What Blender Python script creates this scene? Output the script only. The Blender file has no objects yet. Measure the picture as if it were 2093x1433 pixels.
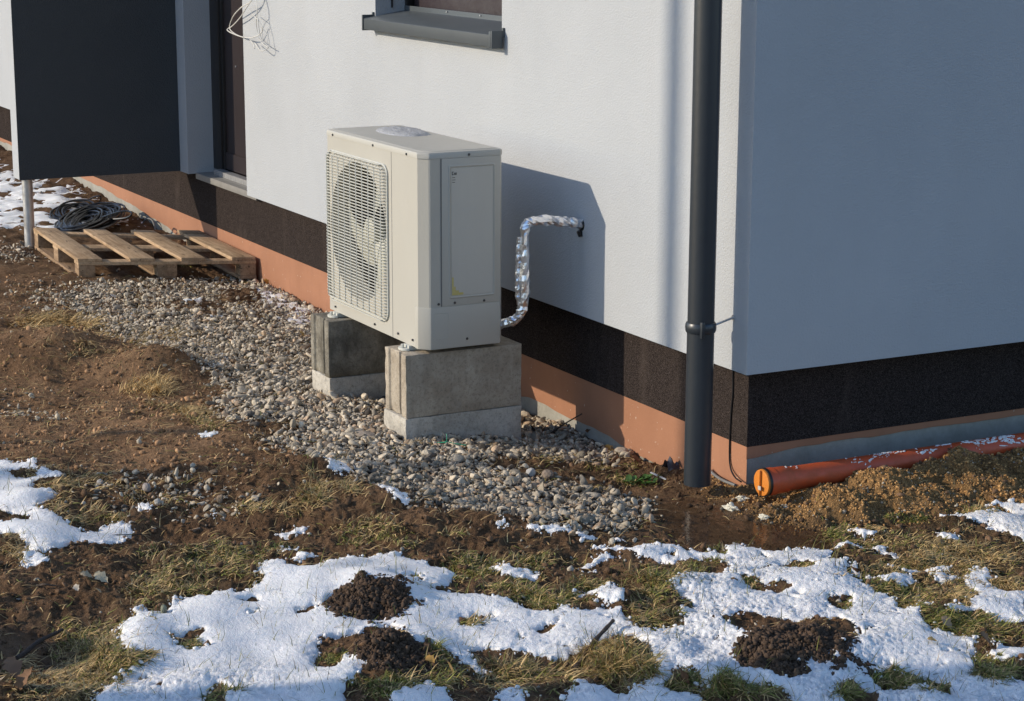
import bpy, bmesh, math, random
import numpy as np
from mathutils import Vector, Matrix
rad = math.radians
RNG = np.random.default_rng(7); random.seed(7)
S = bpy.context.scene; COL = S.collection
# ------------------------------------------------------------------ camera
CF, YAW, PITCH, ROLL = 4195.4, 0.4807, 0.2164, 0.0031      # focal length in photo pixels, angles
CP = np.array([6.3355, -4.3109, 1.7671])
IW, IH = 2093, 1433
v_ = np.array([-math.cos(YAW)*math.cos(PITCH), math.sin(YAW)*math.cos(PITCH), -math.sin(PITCH)])
r0 = np.cross(v_, [0, 0, 1]); r0 /= np.linalg.norm(r0); u0 = np.cross(r0, v_)
r_ = r0*math.cos(ROLL)+u0*math.sin(ROLL); u_ = -r0*math.sin(ROLL)+u0*math.cos(ROLL)
cam = bpy.data.cameras.new('camera'); co = bpy.data.objects.new('camera', cam); COL.objects.link(co)
cam.sensor_width = 36; cam.lens = CF/IW*36; cam.clip_start = .1; cam.clip_end = 1000
co.matrix_world = Matrix([[r_[0], u_[0], -v_[0], CP[0]], [r_[1], u_[1], -v_[1], CP[1]], [r_[2], u_[2], -v_[2], CP[2]], [0, 0, 0, 1]])
S.camera = co
# ------------------------------------------------------------------ light
ST, SE = 0.399, 0.439                                        # sun travels along (ST, 1, -SE)
w = bpy.data.worlds.new('World'); S.world = w; w.use_nodes = True
nt = w.node_tree; sky = nt.nodes.new('ShaderNodeTexSky'); sky.sky_type = 'NISHITA'; sky.sun_disc = False
EL = math.atan(SE/math.hypot(1, ST)); sky.sun_elevation = EL
sky.sun_rotation = math.atan2(-ST, -1.0); sky.altitude = 100; sky.air_density = 1.0; sky.dust_density = 0.6; sky.ozone_density = 1.5
mx = nt.nodes.new('ShaderNodeMix'); mx.data_type = 'RGBA'; mx.blend_type = 'MULTIPLY'; mx.inputs[0].default_value = 1
nt.links.new(sky.outputs[0], mx.inputs[6]); mx.inputs[7].default_value = (.90, .98, 1.12, 1)      # clear cold winter blue
nt.links.new(mx.outputs[2], nt.nodes['Background'].inputs[0]); nt.nodes['Background'].inputs[1].default_value = 0.15
sl = bpy.data.lights.new('sun', 'SUN'); sl.energy = 3.2; sl.angle = rad(0.53); sl.color = (1.0, .87, .70)
so = bpy.data.objects.new('sun', sl); COL.objects.link(so)
so.rotation_euler = Vector((ST, 1, -SE)).to_track_quat('-Z', 'Y').to_euler(); so.location = (-4, -8, 6)
S.view_settings.view_transform = 'Standard'; S.view_settings.look = 'None'; S.view_settings.gamma = 1
S.view_settings.exposure = 0.27
S.cycles.max_bounces = 6

# ------------------------------------------------------------------ helpers
def ray(u, v):
    return v_+r_*(u-IW/2)/CF-u_*(v-IH/2)/CF
def onz(u, v, z):
    d = ray(u, v); return CP+d*((z-CP[2])/d[2])
def ony(u, v, y):
    d = ray(u, v); return CP+d*((y-CP[1])/d[1])
def onx(u, v, x):
    d = ray(u, v); return CP+d*((x-CP[0])/d[0])
def sst(a, b, x):
    t = np.clip((x-a)/(b-a), 0, 1); return t*t*(3-2*t)
def perlin(x, y, seed=0):
    x = np.asarray(x, float); y = np.asarray(y, float)
    xi = np.floor(x).astype(np.int64); yi = np.floor(y).astype(np.int64); xf = x-xi; yf = y-yi
    def g(ix, iy, dx, dy):
        h = (ix*374761393+iy*668265263+seed*974634777) & 0xffffffff
        h = ((h ^ (h >> 13))*1274126177) & 0xffffffff; h = h ^ (h >> 16)
        a = h/4294967296.0*2*np.pi
        return np.cos(a)*dx+np.sin(a)*dy
    uu = xf*xf*xf*(xf*(xf*6-15)+10); vv = yf*yf*yf*(yf*(yf*6-15)+10)
    a = g(xi, yi, xf, yf); b = g(xi+1, yi, xf-1, yf); c = g(xi, yi+1, xf, yf-1); d = g(xi+1, yi+1, xf-1, yf-1)
    return ((a*(1-uu)+b*uu)*(1-vv)+(c*(1-uu)+d*uu)*vv)*1.5
def fbm(x, y, f, o, seed=0, gain=.5):
    s = 0; a = 1
    for k in range(o):
        s = s+a*perlin(x*f, y*f, seed+k*17); f *= 2.03; a *= gain
    return s
def tag(o, label=None, cat=None, group=None, kind=None):
    for k, v in (('label', label), ('category', cat), ('group', group), ('kind', kind)):
        if v: o[k] = v
    return o
def link(name, me, mat=None, parent=None, smooth=False):
    o = bpy.data.objects.new(name, me); COL.objects.link(o)
    if mat: me.materials.append(mat)
    if parent: o.parent = parent
    if smooth: me.shade_smooth()
    return o
def empty(name, loc, label, cat, group=None):
    o = bpy.data.objects.new(name, None); COL.objects.link(o); o.location = loc; o.empty_display_size = .1
    return tag(o, label, cat, group)
class MB:                                                  # collects shapes in world coordinates
    def __init__(s): s.v = []; s.f = []
    def add(s, vs, fs):
        n = len(s.v); s.v += [tuple(map(float, p)) for p in vs]; s.f += [tuple(i+n for i in f) for f in fs]; return s
    def box(s, a, b):
        x0, y0, z0 = a; x1, y1, z1 = b
        vs = [(x, y, z) for z in (z0, z1) for x, y in ((x0, y0), (x1, y0), (x1, y1), (x0, y1))]
        return s.add(vs, [(3, 2, 1, 0), (4, 5, 6, 7), (0, 1, 5, 4), (1, 2, 6, 5), (2, 3, 7, 6), (3, 0, 4, 7)])
    def tube(s, pts, r, n=8, cap=True):
        pts = [Vector(p) for p in pts]; m = len(pts); rr = r if isinstance(r, (list, tuple)) else [r]*m
        t0 = (pts[1]-pts[0]).normalized(); a = t0.orthogonal().normalized(); vs = []
        for i, p in enumerate(pts):
            t = (pts[min(i+1, m-1)]-pts[max(i-1, 0)]).normalized()
            a = (a-t*a.dot(t)).normalized(); b = t.cross(a)
            for k in range(n):
                an = 2*math.pi*k/n; vs.append(p+(a*math.cos(an)+b*math.sin(an))*rr[i])
        fs = [(i*n+k, i*n+(k+1) % n, (i+1)*n+(k+1) % n, (i+1)*n+k) for i in range(m-1) for k in range(n)]
        if cap: fs += [tuple(range(n))[::-1], tuple(range((m-1)*n, m*n))]
        return s.add(vs, fs)
    def prism(s, poly, z0, z1):
        n = len(poly)
        vs = [(x, y, z0) for x, y in poly]+[(x, y, z1) for x, y in poly]
        return s.add(vs, [tuple(range(n))[::-1], tuple(range(n, 2*n))]+[(k, (k+1) % n, n+(k+1) % n, n+k) for k in range(n)])
    def build(s, name, mat=None, parent=None, smooth=False, bevel=0, seg=2):
        me = bpy.data.meshes.new(name); off = Vector(parent.matrix_basis.translation) if parent and parent.parent is None else Vector()
        if parent and parent.parent: off = Vector(parent.parent.matrix_basis.translation)+parent.matrix_basis.translation
        me.from_pydata([tuple(Vector(p)-off) for p in s.v], [], s.f); me.update()
        if bevel:
            bm = bmesh.new(); bm.from_mesh(me)
            es = [e for e in bm.edges if len(e.link_faces) == 2 and e.calc_face_angle(0) > .5]
            bmesh.ops.bevel(bm, geom=es, offset=bevel, segments=seg, affect='EDGES', profile=.6, clamp_overlap=True)
            bm.to_mesh(me); bm.free()
        o = link(name, me, mat, parent)
        if smooth or bevel:
            try: me.shade_smooth(); me.set_sharp_from_angle(angle=rad(35))
            except Exception: pass
        return o
def npmesh(name, V, F, mat=None, parent=None, smooth=False, col=None, cname='tint'):
    V = np.asarray(V, np.float32); F = np.asarray(F, np.int32); k = F.shape[1]
    me = bpy.data.meshes.new(name); me.vertices.add(len(V)); me.vertices.foreach_set('co', V.ravel())
    me.loops.add(F.size); me.loops.foreach_set('vertex_index', F.ravel())
    me.polygons.add(len(F)); me.polygons.foreach_set('loop_start', np.arange(0, F.size, k, dtype=np.int32))
    me.polygons.foreach_set('loop_total', np.full(len(F), k, np.int32))
    if smooth: me.polygons.foreach_set('use_smooth', np.ones(len(F), bool))
    me.update(calc_edges=True)
    if col is not None:
        a = me.attributes.new(cname, 'FLOAT_COLOR', 'POINT'); c = np.ones((len(V), 4), np.float32); c[:, :col.shape[1]] = col
        a.data.foreach_set('color', c.ravel())
    return link(name, me, mat, parent)
# ------------------------------------------------------------------ materials
class N:
    def __init__(s, name, rough=.8, metal=0, spec=.5):
        s.m = bpy.data.materials.new(name); s.m.use_nodes = True; s.t = s.m.node_tree; s.b = s.t.nodes['Principled BSDF']
        s.b.inputs['Roughness'].default_value = rough; s.b.inputs['Metallic'].default_value = metal
        s.b.inputs['Specular IOR Level'].default_value = spec
        s.tc = s.t.nodes.new('ShaderNodeNewGeometry').outputs['Position']
    def l(s, a, b): s.t.links.new(a, b)
    def noise(s, scale, detail=4, rough=.6, vec=None, dist=0):
        n = s.t.nodes.new('ShaderNodeTexNoise'); n.inputs['Scale'].default_value = scale; n.inputs['Detail'].default_value = detail
        n.inputs['Roughness'].default_value = rough; n.inputs['Distortion'].default_value = dist; s.l(vec or s.tc, n.inputs['Vector']); return n.outputs['Fac']
    def vor(s, scale, vec=None, feat='F1', out='Distance'):
        n = s.t.nodes.new('ShaderNodeTexVoronoi'); n.feature = feat; n.inputs['Scale'].default_value = scale; s.l(vec or s.tc, n.inputs['Vector']); return n.outputs[out]
    def ramp(s, f, stops):
        n = s.t.nodes.new('ShaderNodeValToRGB'); cr = n.color_ramp
        while len(cr.elements) < len(stops): cr.elements.new(.5)
        for e, (p, c) in zip(cr.elements, stops):
            e.position = p; e.color = (*c, 1) if isinstance(c, tuple) else (c, c, c, 1)
        s.l(f, n.inputs[0]); return n.outputs[0]
    def mix(s, f, a, b, mode='MIX'):
        n = s.t.nodes.new('ShaderNodeMix'); n.data_type = 'RGBA'; n.blend_type = mode
        for sock, val in ((n.inputs[0], f), (n.inputs[6], a), (n.inputs[7], b)):
            if isinstance(val, tuple): sock.default_value = (*val, 1)
            elif isinstance(val, (int, float)): sock.default_value = val
            else: s.l(val, sock)
        return n.outputs[2]
    def math(s, op, a, b=0.0, c=None):
        n = s.t.nodes.new('ShaderNodeMath'); n.operation = op
        for i, val in enumerate((a, b) if c is None else (a, b, c)):
            if isinstance(val, (int, float)): n.inputs[i].default_value = val
            else: s.l(val, n.inputs[i])
        return n.outputs[0]
    def scaled(s, sc, vec=None):
        n = s.t.nodes.new('ShaderNodeVectorMath'); n.operation = 'MULTIPLY'; s.l(vec or s.tc, n.inputs[0]); n.inputs[1].default_value = sc; return n.outputs[0]
    def attr(s, name):
        n = s.t.nodes.new('ShaderNodeAttribute'); n.attribute_name = name; return n
    def col(s, c):
        if isinstance(c, tuple): s.b.inputs['Base Color'].default_value = (*c, 1)
        else: s.l(c, s.b.inputs['Base Color'])
        return s
    def bump(s, h, dist=.01, st=1.0):
        n = s.t.nodes.new('ShaderNodeBump'); n.inputs['Distance'].default_value = dist; n.inputs['Strength'].default_value = st
        s.l(h, n.inputs['Height'])
        if getattr(s, '_b', None): s.l(s._b, n.inputs['Normal'])
        s._b = n.outputs[0]; s.l(s._b, s.b.inputs['Normal']); return s
    def rough(s, f): s.l(f, s.b.inputs['Roughness']); return s
def simple(name, c, rough=.6, metal=0, var=.12, sc=8, bump=0, bsc=60, spec=.5):
    n = N(name, rough, metal, spec); f = n.noise(sc, 5)
    n.col(n.mix(f, tuple(x*(1-var) for x in c), tuple(x*(1+var) for x in c)))
    if bump: n.bump(n.noise(bsc, 3), bump)
    return n.m
M = {}
# white facade render: fine grain, faint worm texture, soft dirt
n = N('white_render', .9, 0, .3); big = n.noise(1.3, 4, .6); fine = n.noise(260, 3, .7); st = n.noise(1.0, 5, .7, n.scaled((5, 5, .5)))
c = n.mix(n.ramp(big, [(.3, 0), (.7, 1)]), (.405, .425, .44), (.445, .465, .48)); c = n.mix(n.math('MULTIPLY', n.ramp(st, [(.52, 0), (.75, 1)]), .14), c, (.40, .39, .375))
c = n.mix(n.ramp(n.vor(170), [(.0, .10), (.35, 0)]), c, (.36, .35, .34)); n.col(c)
n.bump(n.vor(130), .0013); n.bump(fine, .0008); M['render'] = n.m
# mosaic plaster plinth: tiny coloured grains
n = N('mosaic_plaster', 1.0, 0, 0); cell = n.vor(420, out='Color'); g = n.t.nodes.new('ShaderNodeRGBToBW'); n.l(cell, g.inputs[0])
c = n.ramp(g.outputs[0], [(.12, (.011, .009, .008)), (.45, (.031, .025, .023)), (.72, (.058, .047, .043)), (.93, (.10, .08, .072))])
dr = n.noise(5, 5, .7, n.scaled((1.4, 1.4, .35))); c = n.mix(n.math('MULTIPLY', n.ramp(dr, [(.55, 0), (.72, 1)]), .22), c, (.12, .095, .08)); n.col(c)
n.bump(n.vor(330), .0016); M['mosaic'] = n.m
n = N('brown_coat', .8, 0, .3); a = n.noise(2.2, 5, .65); b = n.noise(9, 5, .7, n.scaled((1, 1, .35)))
c = n.mix(n.ramp(a, [(.3, 0), (.7, 1)]), (.31, .145, .080), (.385, .185, .105)); c = n.mix(n.math('MULTIPLY', n.ramp(b, [(.5, 0), (.75, 1)]), .35), c, (.25, .12, .075))
c = n.mix(n.ramp(n.noise(90, 2, .5, n.scaled((1, 1, .5))), [(.73, 0), (.76, 1)]), c, (.55, .45, .36))
n.col(c); n.bump(n.noise(70, 4), .0012); M['brown'] = n.m
n = N('raw_concrete', .9, 0, .3); a = n.noise(6, 6, .7)
n.col(n.mix(n.ramp(a, [(.3, 0), (.7, 1)]), (.25, .24, .20), (.38, .365, .32))); n.bump(n.noise(45, 5), .004); M['rawcon'] = n.m
M['anthracite'] = None
n = N('anthracite_render', .85, 0, .35); n.col(n.mix(n.noise(1.8, 6, .7), (.046, .053, .058), (.066, .073, .078))); n.bump(n.vor(120), .003); M['anthracite'] = n.m
M['downpipe'] = simple('anthracite_metal', (.021, .027, .034), .36, 0, .15, 5, .0006, 30, .6)
n = N('sill_metal', .42, 0, .5); n.col(n.mix(n.noise(6, 6, .7), (.058, .070, .078), (.085, .096, .102))); M['sill'] = n.m
n = N('window_film', .38, 0, .5); n.col(n.mix(n.noise(1, 5, .7, n.scaled((3, 3, 14))), (.030, .022, .026), (.048, .036, .040))); n.bump(n.noise(9, 3), .004); M['film'] = n.m
M['black'] = simple('black_plastic', (.010, .010, .011), .45)
M['doorleaf'] = simple('dark_door_leaf', (.026, .019, .020), .4, 0, .2, 5)
n = N('stone_sill', .6, 0, .4); n.col(n.mix(n.noise(14, 6, .7), (.16, .155, .14), (.30, .29, .27))); n.bump(n.noise(50, 3), .001); M['stone_sill'] = n.m
n = N('casing_paint', .42, 0, .5); a = n.noise(1.6, 5, .6); b = n.noise(4, 5, .7, n.scaled((3, 3, .5)))
c = n.mix(a, (.435, .42, .365), (.475, .46, .405)); c = n.mix(n.math('MULTIPLY', n.ramp(b, [(.55, 0), (.8, 1)]), .16), c, (.37, .36, .31)); n.col(c)
n.rough(n.ramp(n.noise(5, 5), [(.3, .36), (.7, .52)])); M['casing'] = n.m
M['grille'] = simple('grille_plastic', (.55, .55, .49), .45, 0, .05)
M['fan'] = simple('fan_plastic', (.46, .46, .38), .5, 0, .1)
M['fins'] = simple('heat_exchanger', (.028, .028, .026), .45, .3, .3, 60)
M['screw'] = simple('screw_steel', (.10, .10, .10), .4, .8)
n = N('faded_label', .35, 0, .5); n.col(n.mix(n.noise(3, 4, .6, n.scaled((6, 6, 1))), (.47, .455, .40), (.53, .515, .46))); M['label'] = n.m
M['ink'] = simple('print_ink', (.03, .03, .03), .6); M['faintink'] = simple('faded_print', (.50, .495, .46), .6)
n = N('yellow_sticker', .5); n.col(n.mix(n.noise(55, 3, .6, n.scaled((1, 1, 2.5))), (.50, .40, .05), (.55, .50, .28))); M['yellow'] = n.m
# old cast concrete blocks
def block_mat(name, c0, c1, damp, wetz):
    n = N(name, .92, 0, .25); a = n.noise(7, 7, .72); b = n.noise(3.2, 5, .65, n.scaled((1, 1, .6))); p = n.vor(95)
    c = n.mix(n.ramp(a, [(.38, 0), (.62, 1)]), c0, c1); vs_ = n.noise(9, 5, .7, n.scaled((1.3, 1.3, .22))); c = n.mix(n.math('MULTIPLY', n.ramp(vs_, [(.5, 0), (.66, 1)]), .25), c, tuple(x*1.3 for x in c1)); c = n.mix(n.ramp(n.noise(60, 3, .8), [(.35, .5), (.5, 0)]), c, tuple(x*.5 for x in c0))
    c = n.mix(n.ramp(p, [(.04, .55), (.2, 0)]), c, tuple(x*.45 for x in c0))
    c = n.mix(n.math('MULTIPLY', n.ramp(b, [(.45, 0), (.62, 1)]), damp), c, (.055, .047, .034))
    if wetz:
        sx = n.t.nodes.new('ShaderNodeSeparateXYZ'); n.l(n.tc, sx.inputs[0]); h = n.math('ADD', sx.outputs[2], n.math('MULTIPLY', b, .10))
        c = n.mix(n.ramp(n.math('MULTIPLY_ADD', h, 1, -wetz+.5), [(.47, .72), (.53, 0)]), c, (.11, .085, .045))
    n.col(c); n.bump(a, .006); n.bump(n.noise(140, 4, .7), .0025); n.bump(n.vor(60), .0015); return n.m
M['blockA'] = block_mat('cast_concrete_near', (.34, .285, .215), (.48, .42, .33), .15, 0)
M['blockB'] = block_mat('cast_concrete_far', (.22, .20, .16), (.40, .37, .30), .75, -.33)
M['blockC'] = block_mat('pale_concrete', (.40, .37, .31), (.58, .54, .46), .15, 0)
def wood(name, c0, c1):
    n = N(name, .8, 0, .25); g = n.noise(1.0, 6, .8, n.scaled((3, 34, 34)), .9); a = n.noise(6, 6, .75)
    c = n.mix(n.ramp(g, [(.38, 0), (.62, 1)]), c0, c1); c = n.mix(n.math('MULTIPLY', n.ramp(a, [(.5, 0), (.62, 1)]), .5), c, tuple(x*.5 for x in c0)); c = n.mix(n.ramp(n.noise(1.0, 2, .5, n.scaled((7, 40, 40))), [(.66, 0), (.70, .8)]), c, tuple(x*.25 for x in c0)); n.col(c); n.bump(g, .003); return n.m
M['wood'] = wood('pallet_wood', (.36, .235, .13), (.58, .41, .25)); M['wood2'] = wood('pallet_block_wood', (.22, .14, .08), (.40, .27, .16))
n = N('galvanised', .38, .75, .5); n.col(n.mix(n.vor(38, n.scaled((1, 1, .5)), out='Distance'), (.50, .51, .52), (.66, .67, .68))); n.rough(n.ramp(n.noise(25), [(.3, .3), (.7, .5)])); M['galv'] = n.m
n = N('aluminium_foil', .3, 1, .5); n.col((.88, .88, .90)); f1 = n.vor(70, feat='F1'); n.bump(n.noise(30, 2, .5), .006, .5); M['foil'] = n.m
M['cable'] = simple('cable_jacket', (.012, .012, .013), .38, 0, .2, 20)
M['wire'] = simple('white_wire', (.62, .61, .57), .5, 0, .08)
M['conduit'] = simple('grey_conduit', (.16, .16, .155), .6, 0, .2, 30)
n = N('orange_pipe', .34, 0, .5); a = n.noise(24, 6, .75); d = n.noise(7, 5, .7)
c = n.mix(n.noise(4, 4), (.50, .070, .020), (.58, .10, .028)); c = n.mix(n.math('MULTIPLY', n.ramp(d, [(.5, 0), (.7, 1)]), .45), c, (.19, .085, .035)); n.col(c)
n.rough(n.ramp(d, [(.4, .3), (.65, .7)])); M['orange'] = n.m
M['cap'] = simple('orange_cap', (.62, .21, .03), .4, 0, .06); M['rubber'] = simple('rubber_ring', (.008, .008, .008), .5)
n = N('snow', .55, 0, .4); n.b.inputs['Subsurface Weight'].default_value = .18; n.b.inputs['Subsurface Radius'].default_value = (.02, .025, .03); n.b.inputs['Subsurface Scale'].default_value = .5
n.col(n.mix(n.noise(6, 5, .7), (.84, .83, .80), (.91, .90, .875))); n.bump(n.noise(60, 5, .65), .005); n.bump(n.noise(240, 2, .6), .0015); M['snow'] = n.m
n = N('thin_snow', .35, 0, .6); n.col(n.mix(n.noise(120, 3, .8), (.40, .41, .42), (.66, .67, .69))); n.bump(n.noise(110, 5, .8), .012); M['wetsnow'] = n.m
# ground: zone colour attribute (R ochre sand, G wet mud and two shaded spots, B pale tan soil, A mossy)
n = N('soil', .95, 0, .2); z = n.attr('zone'); sep = n.t.nodes.new('ShaderNodeSeparateColor'); n.l(z.outputs['Color'], sep.inputs[0])
a = n.noise(5, 7, .7); b = n.noise(40, 6, .75); gg = n.noise(170, 3, .7)
c = n.mix(n.ramp(a, [(.3, 0), (.7, 1)]), (.165, .095, .050), (.32, .19, .10))
c = n.mix(sep.outputs[2], c, n.mix(a, (.36, .205, .105), (.50, .305, .165)))
c = n.mix(sep.outputs[0], c, n.mix(b, (.42, .235, .09), (.58, .35, .15)))
c = n.mix(n.math('MULTIPLY', sep.outputs[1], .7), c, (.26, .16, .085))
c = n.mix(n.math('MULTIPLY', z.outputs['Alpha'], .75), c, n.mix(b, (.13, .088, .045), (.24, .165, .088)))
pt = n.noise(2.4, 6, .75, None, .8); c = n.mix(n.math('MULTIPLY', n.ramp(pt, [(.40, 1), (.56, 0)]), .55), c, n.mix(1.0, c, (.42, .38, .34), 'MULTIPLY'))
c = n.mix(n.math('MULTIPLY', n.ramp(b, [(.35, 1), (.55, 0)]), .6), c, n.mix(1.0, c, (.38, .36, .34), 'MULTIPLY'))
c = n.mix(n.ramp(gg, [(.70, 0), (.76, .5)]), c, (.30, .25, .19)); n.col(c)
n.rough(n.math('MULTIPLY_ADD', sep.outputs[1], -.62, .95)); n.bump(b, .030); n.bump(gg, .008); M['soil'] = n.m
n = N('muddy_water', .04, 0, .6); n.col((.10, .055, .026)); n.b.inputs['Alpha'].default_value = .38
n.bump(n.noise(18, 3), .0022); M['water'] = n.m
def tinted(name, rough=.85, bump=.002, bsc=90, spec=.3, trans=0):
    n = N(name, rough, 0, spec); t = n.attr('tint').outputs['Color']; n.col(n.mix(n.noise(bsc, 3, .7), n.mix(1.0, t, (.72, .72, .72), 'MULTIPLY'), n.mix(1.0, t, (1.15, 1.15, 1.15), 'MULTIPLY')))
    if bump: n.bump(n.noise(bsc, 4, .7), bump)
    return n.m
M['stone'] = tinted('crushed_stone', .85, .004, 110); M['clod'] = tinted('soil_clods', .97, .004, 120, .15); M['blade'] = tinted('grass_blades', .6, 0, 40, .3)
M['leaf'] = tinted('dry_leaf_skin', .7, .003, 60, .3); M['twig'] = simple('twig_bark', (.060, .042, .030), .85, 0, .35, 40, .004, 80)
M['foam'] = simple('dried_foam', (.62, .58, .46), .85, 0, .12, 20, .012, 45); M['green'] = simple('green_twine', (.02, .30, .17), .5)
M['greenleaf'] = simple('weed_leaf', (.055, .12, .022), .5, 0, .3, 30); M['greyfilm'] = simple('grey_plastic_sheet', (.055, .050, .055), .45, 0, .3, 12)
M['boardwhite'] = simple('white_offcut', (.62, .62, .60), .7, 0, .1)

# ------------------------------------------------------------------ ground
WX = [-60, -14, -9.6, -8.8, -7.7, -6.5, -5.3, -4.6, -2, -1.36, -1.0, -.8, -.5, -.1, .3, 60]
WZ = [-.38, -.38, -.424, -.44, -.490, -.52, -.542, -.547, -.585, -.573, -.555, -.55, -.53, -.485, -.47, -.47]
FX = [-60, -14, -9, -7, -6, -5, -3, 0, 60]; FZ = [-.38, -.38, -.425, -.450, -.475, -.492, -.485, -.475, -.475]
def H0(x, y):
    wb = sst(-.85, -.02, y)*(1-sst(.1, .7, x)); return np.interp(x, FX, FZ)*(1-wb)+np.interp(x, WX, WZ)*wb
def at0(u, v):
    z = -.49
    for _ in range(4):
        p = onz(u, v, z); z = float(H0(p[0], p[1]))
    return p
FWD = np.array([-math.cos(YAW), math.sin(YAW)]); LAT = np.array([r0[0], r0[1]])
BUMPS = []                                                   # (x, y, half size across, half size along, height)
def bump(u, v, sl, sf, h, pw=2):
    p = at0(u, v); BUMPS.append((p[0], p[1], sl, sf, h, pw))
bump(90, 745, .46, .34, .19); bump(330, 765, .20, .18, .12); bump(20, 830, .3, .10, -.03); bump(520, 870, .18, .14, .02)
bump(130, 640, .5, .35, .02); bump(300, 900, .55, .28, .03); bump(620, 985, .26, .15, .10); bump(730, 1040, .38, .16, .075); bump(980, 1088, .48, .15, .065)
bump(350, 1075, .25, .16, -.07); bump(180, 1070, .10, .14, -.03); bump(480, 1080, .3, .13, -.04); bump(640, 1200, .4, .2, .03); bump(120, 1180, .3, .2, .03); bump(620, 1075, .10, .10, -.03)
bump(60, 1090, .25, .20, .035); bump(235, 1095, .09, .06, .035)
bump(90, 1320, .17, .26, -.07); bump(280, 1330, .10, .30, .035); bump(560, 1240, .6, .35, .03)
bump(770, 1235, .17, .16, .055, 2.6); bump(790, 1350, .17, .18, .06); bump(1130, 1240, .2, .12, .03); bump(1350, 1200, .14, .14, .035)
bump(1640, 1330, .26, .19, .06, 2.4); bump(1290, 1350, .15, .16, .05); bump(1050, 1370, .28, .12, -.04); bump(1270, 1245, .06, .08, .04)
bump(1540, 1085, .36, .22, -.034); bump(1380, 1050, .2, .2, -.012); bump(1900, 1260, .25, .15, .03); bump(1500, 1200, .45, .15, .025); bump(1560, 1400, .2, .12, .04)
bump(500, 598, .12, .14, .025); bump(405, 625, .10, .12, .02)
SANDB = [(.34, .22, .13, .10, .07), (.30, .48, .16, .15, .08), (.26, .85, .17, .2, .06), (.30, 1.35, .2, .25, .075), (.17, .9, .10, .6, .045), (.62, .95, .12, .10, .045), (.60, .55, .13, .10, .03), (.66, 1.25, .12, .10, .05)]
def H1(x, y):
    z = H0(x, y)
    for bx, by, sl, sf, h, pw in BUMPS:
        dl = ((x-bx)*LAT[0]+(y-by)*LAT[1])/sl; df = ((x-bx)*FWD[0]+(y-by)*FWD[1])/sf
        z = z+h*np.exp(-np.power(dl*dl+df*df, pw/2))
    for bx, by, sx, sy, h in SANDB:
        z = z+h*np.exp(-((x-bx)/sx)**2-((y-by)/sy)**2)
    # unseen heap shaped into the terrain, added to shade the bottom left ground
    bx, by = -.06, -3.98; z = z+.53*np.exp(-(((x-bx)/.24)**2+((y-by)/.28)**2)**2)
    return z
near = lambda a, b, n: np.linspace(a, b, n, endpoint=False)
ga = np.concatenate([[-100, -40, -15, -6, -2, 0, 2, 3.2, 4.0], near(4.6, 9.2, 560), near(9.2, 16, 380), near(16, 22, 80), [24, 28, 34, 50, 100]])
gb = np.concatenate([[-100, -40, -18, -10, -7], near(-5.5, -2.4, 110), near(-2.4, 2.4, 860), near(2.4, 5.5, 110), [6, 8, 12, 25, 100]])
A, B = np.meshgrid(ga, gb, indexing='ij')
GX = CP[0]+FWD[0]*A+LAT[0]*B; GY = CP[1]+FWD[1]*A+LAT[1]*B
def inpoly(px, py, poly):
    poly = np.asarray(poly); r = np.zeros(px.shape, bool); j = len(poly)-1
    for i in range(len(poly)):
        xi, yi = poly[i]; xj, yj = poly[j]
        if yi != yj: r ^= ((yi > py) != (yj > py)) & (px < (xj-xi)*(py-yi)/(yj-yi)+xi)
        j = i
    return r
def wpoly(pts, hf=H1):                                        # outline in the photo -> outline on the ground
    out = []
    for u, v in pts:
        z = -.47
        for _ in range(8):
            p = onz(u, v, z); z = .5*z+.5*float(hf(p[0], p[1]))
        out.append((p[0], p[1]))
    return out
def maskof(polys, wob=.03, f=9, seed=3):
    wx = GX+wob*fbm(GX, GY, f, 3, seed); wy = GY+wob*fbm(GX, GY, f, 3, seed+5); m = np.zeros(GX.shape, bool)
    for p in polys: m |= inpoly(wx, wy, wpoly(p))
    return m.astype(np.float32)
def blur(m, ra, rb, it=2):
    for _ in range(it):
        for ax, r in ((0, ra), (1, rb)):
            if r < 1: continue
            pad = [(0, 0), (0, 0)]; pad[ax] = (r+1, r); c = np.cumsum(np.pad(m, pad, mode='edge'), axis=ax)
            n_ = m.shape[ax]
            m = (np.take(c, np.arange(2*r+1, 2*r+1+n_), axis=ax)-np.take(c, np.arange(0, n_), axis=ax))/(2*r+1)
    return m
Z5 = lambda L: [(x*.3583, y*.3583+930) for x, y in L]
Z6 = lambda L: [(x*.351+700, y*.351+930) for x, y in L]
Z7 = lambda L: [(x*.355+1350, y*.355+930) for x, y in L]
GRAV = [[(-80, 495), (50, 500), (95, 535), (60, 545), (-80, 525)], [(130, 585), (150, 578), (330, 572), (470, 570), (555, 560), (640, 600), (1050, 800), (1230, 890), (1300, 930), (1240, 950), (1120, 935), (1000, 935), (1050, 975), (1180, 990), (1290, 1010),
         (1320, 1050), (1290, 1095), (1200, 1090), (1120, 1070), (1040, 1062), (950, 1045), (850, 1030), (790, 1005), (700, 960), (600, 925), (520, 893), (445, 855), (470, 810), (470, 790), (430, 762), (350, 722), (280, 700), (200, 660), (120, 620), (90, 600)]]
HOLEG = [[(500, 855), (600, 850), (610, 880), (540, 890)], [(440, 590), (540, 590), (530, 615), (450, 620)], [(340, 615), (430, 612), (440, 635), (360, 640)]]
grav = blur(np.clip(maskof(GRAV, .05)-maskof(HOLEG, .03), 0, 1), 4, 6)
grav2 = blur(maskof([[(190, 985), (330, 960), (470, 980), (520, 1030), (460, 1060), (330, 1055), (210, 1030)], [(-60, 800), (60, 830), (160, 850), (60, 865), (-60, 850)]], .06), 8, 12)
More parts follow.
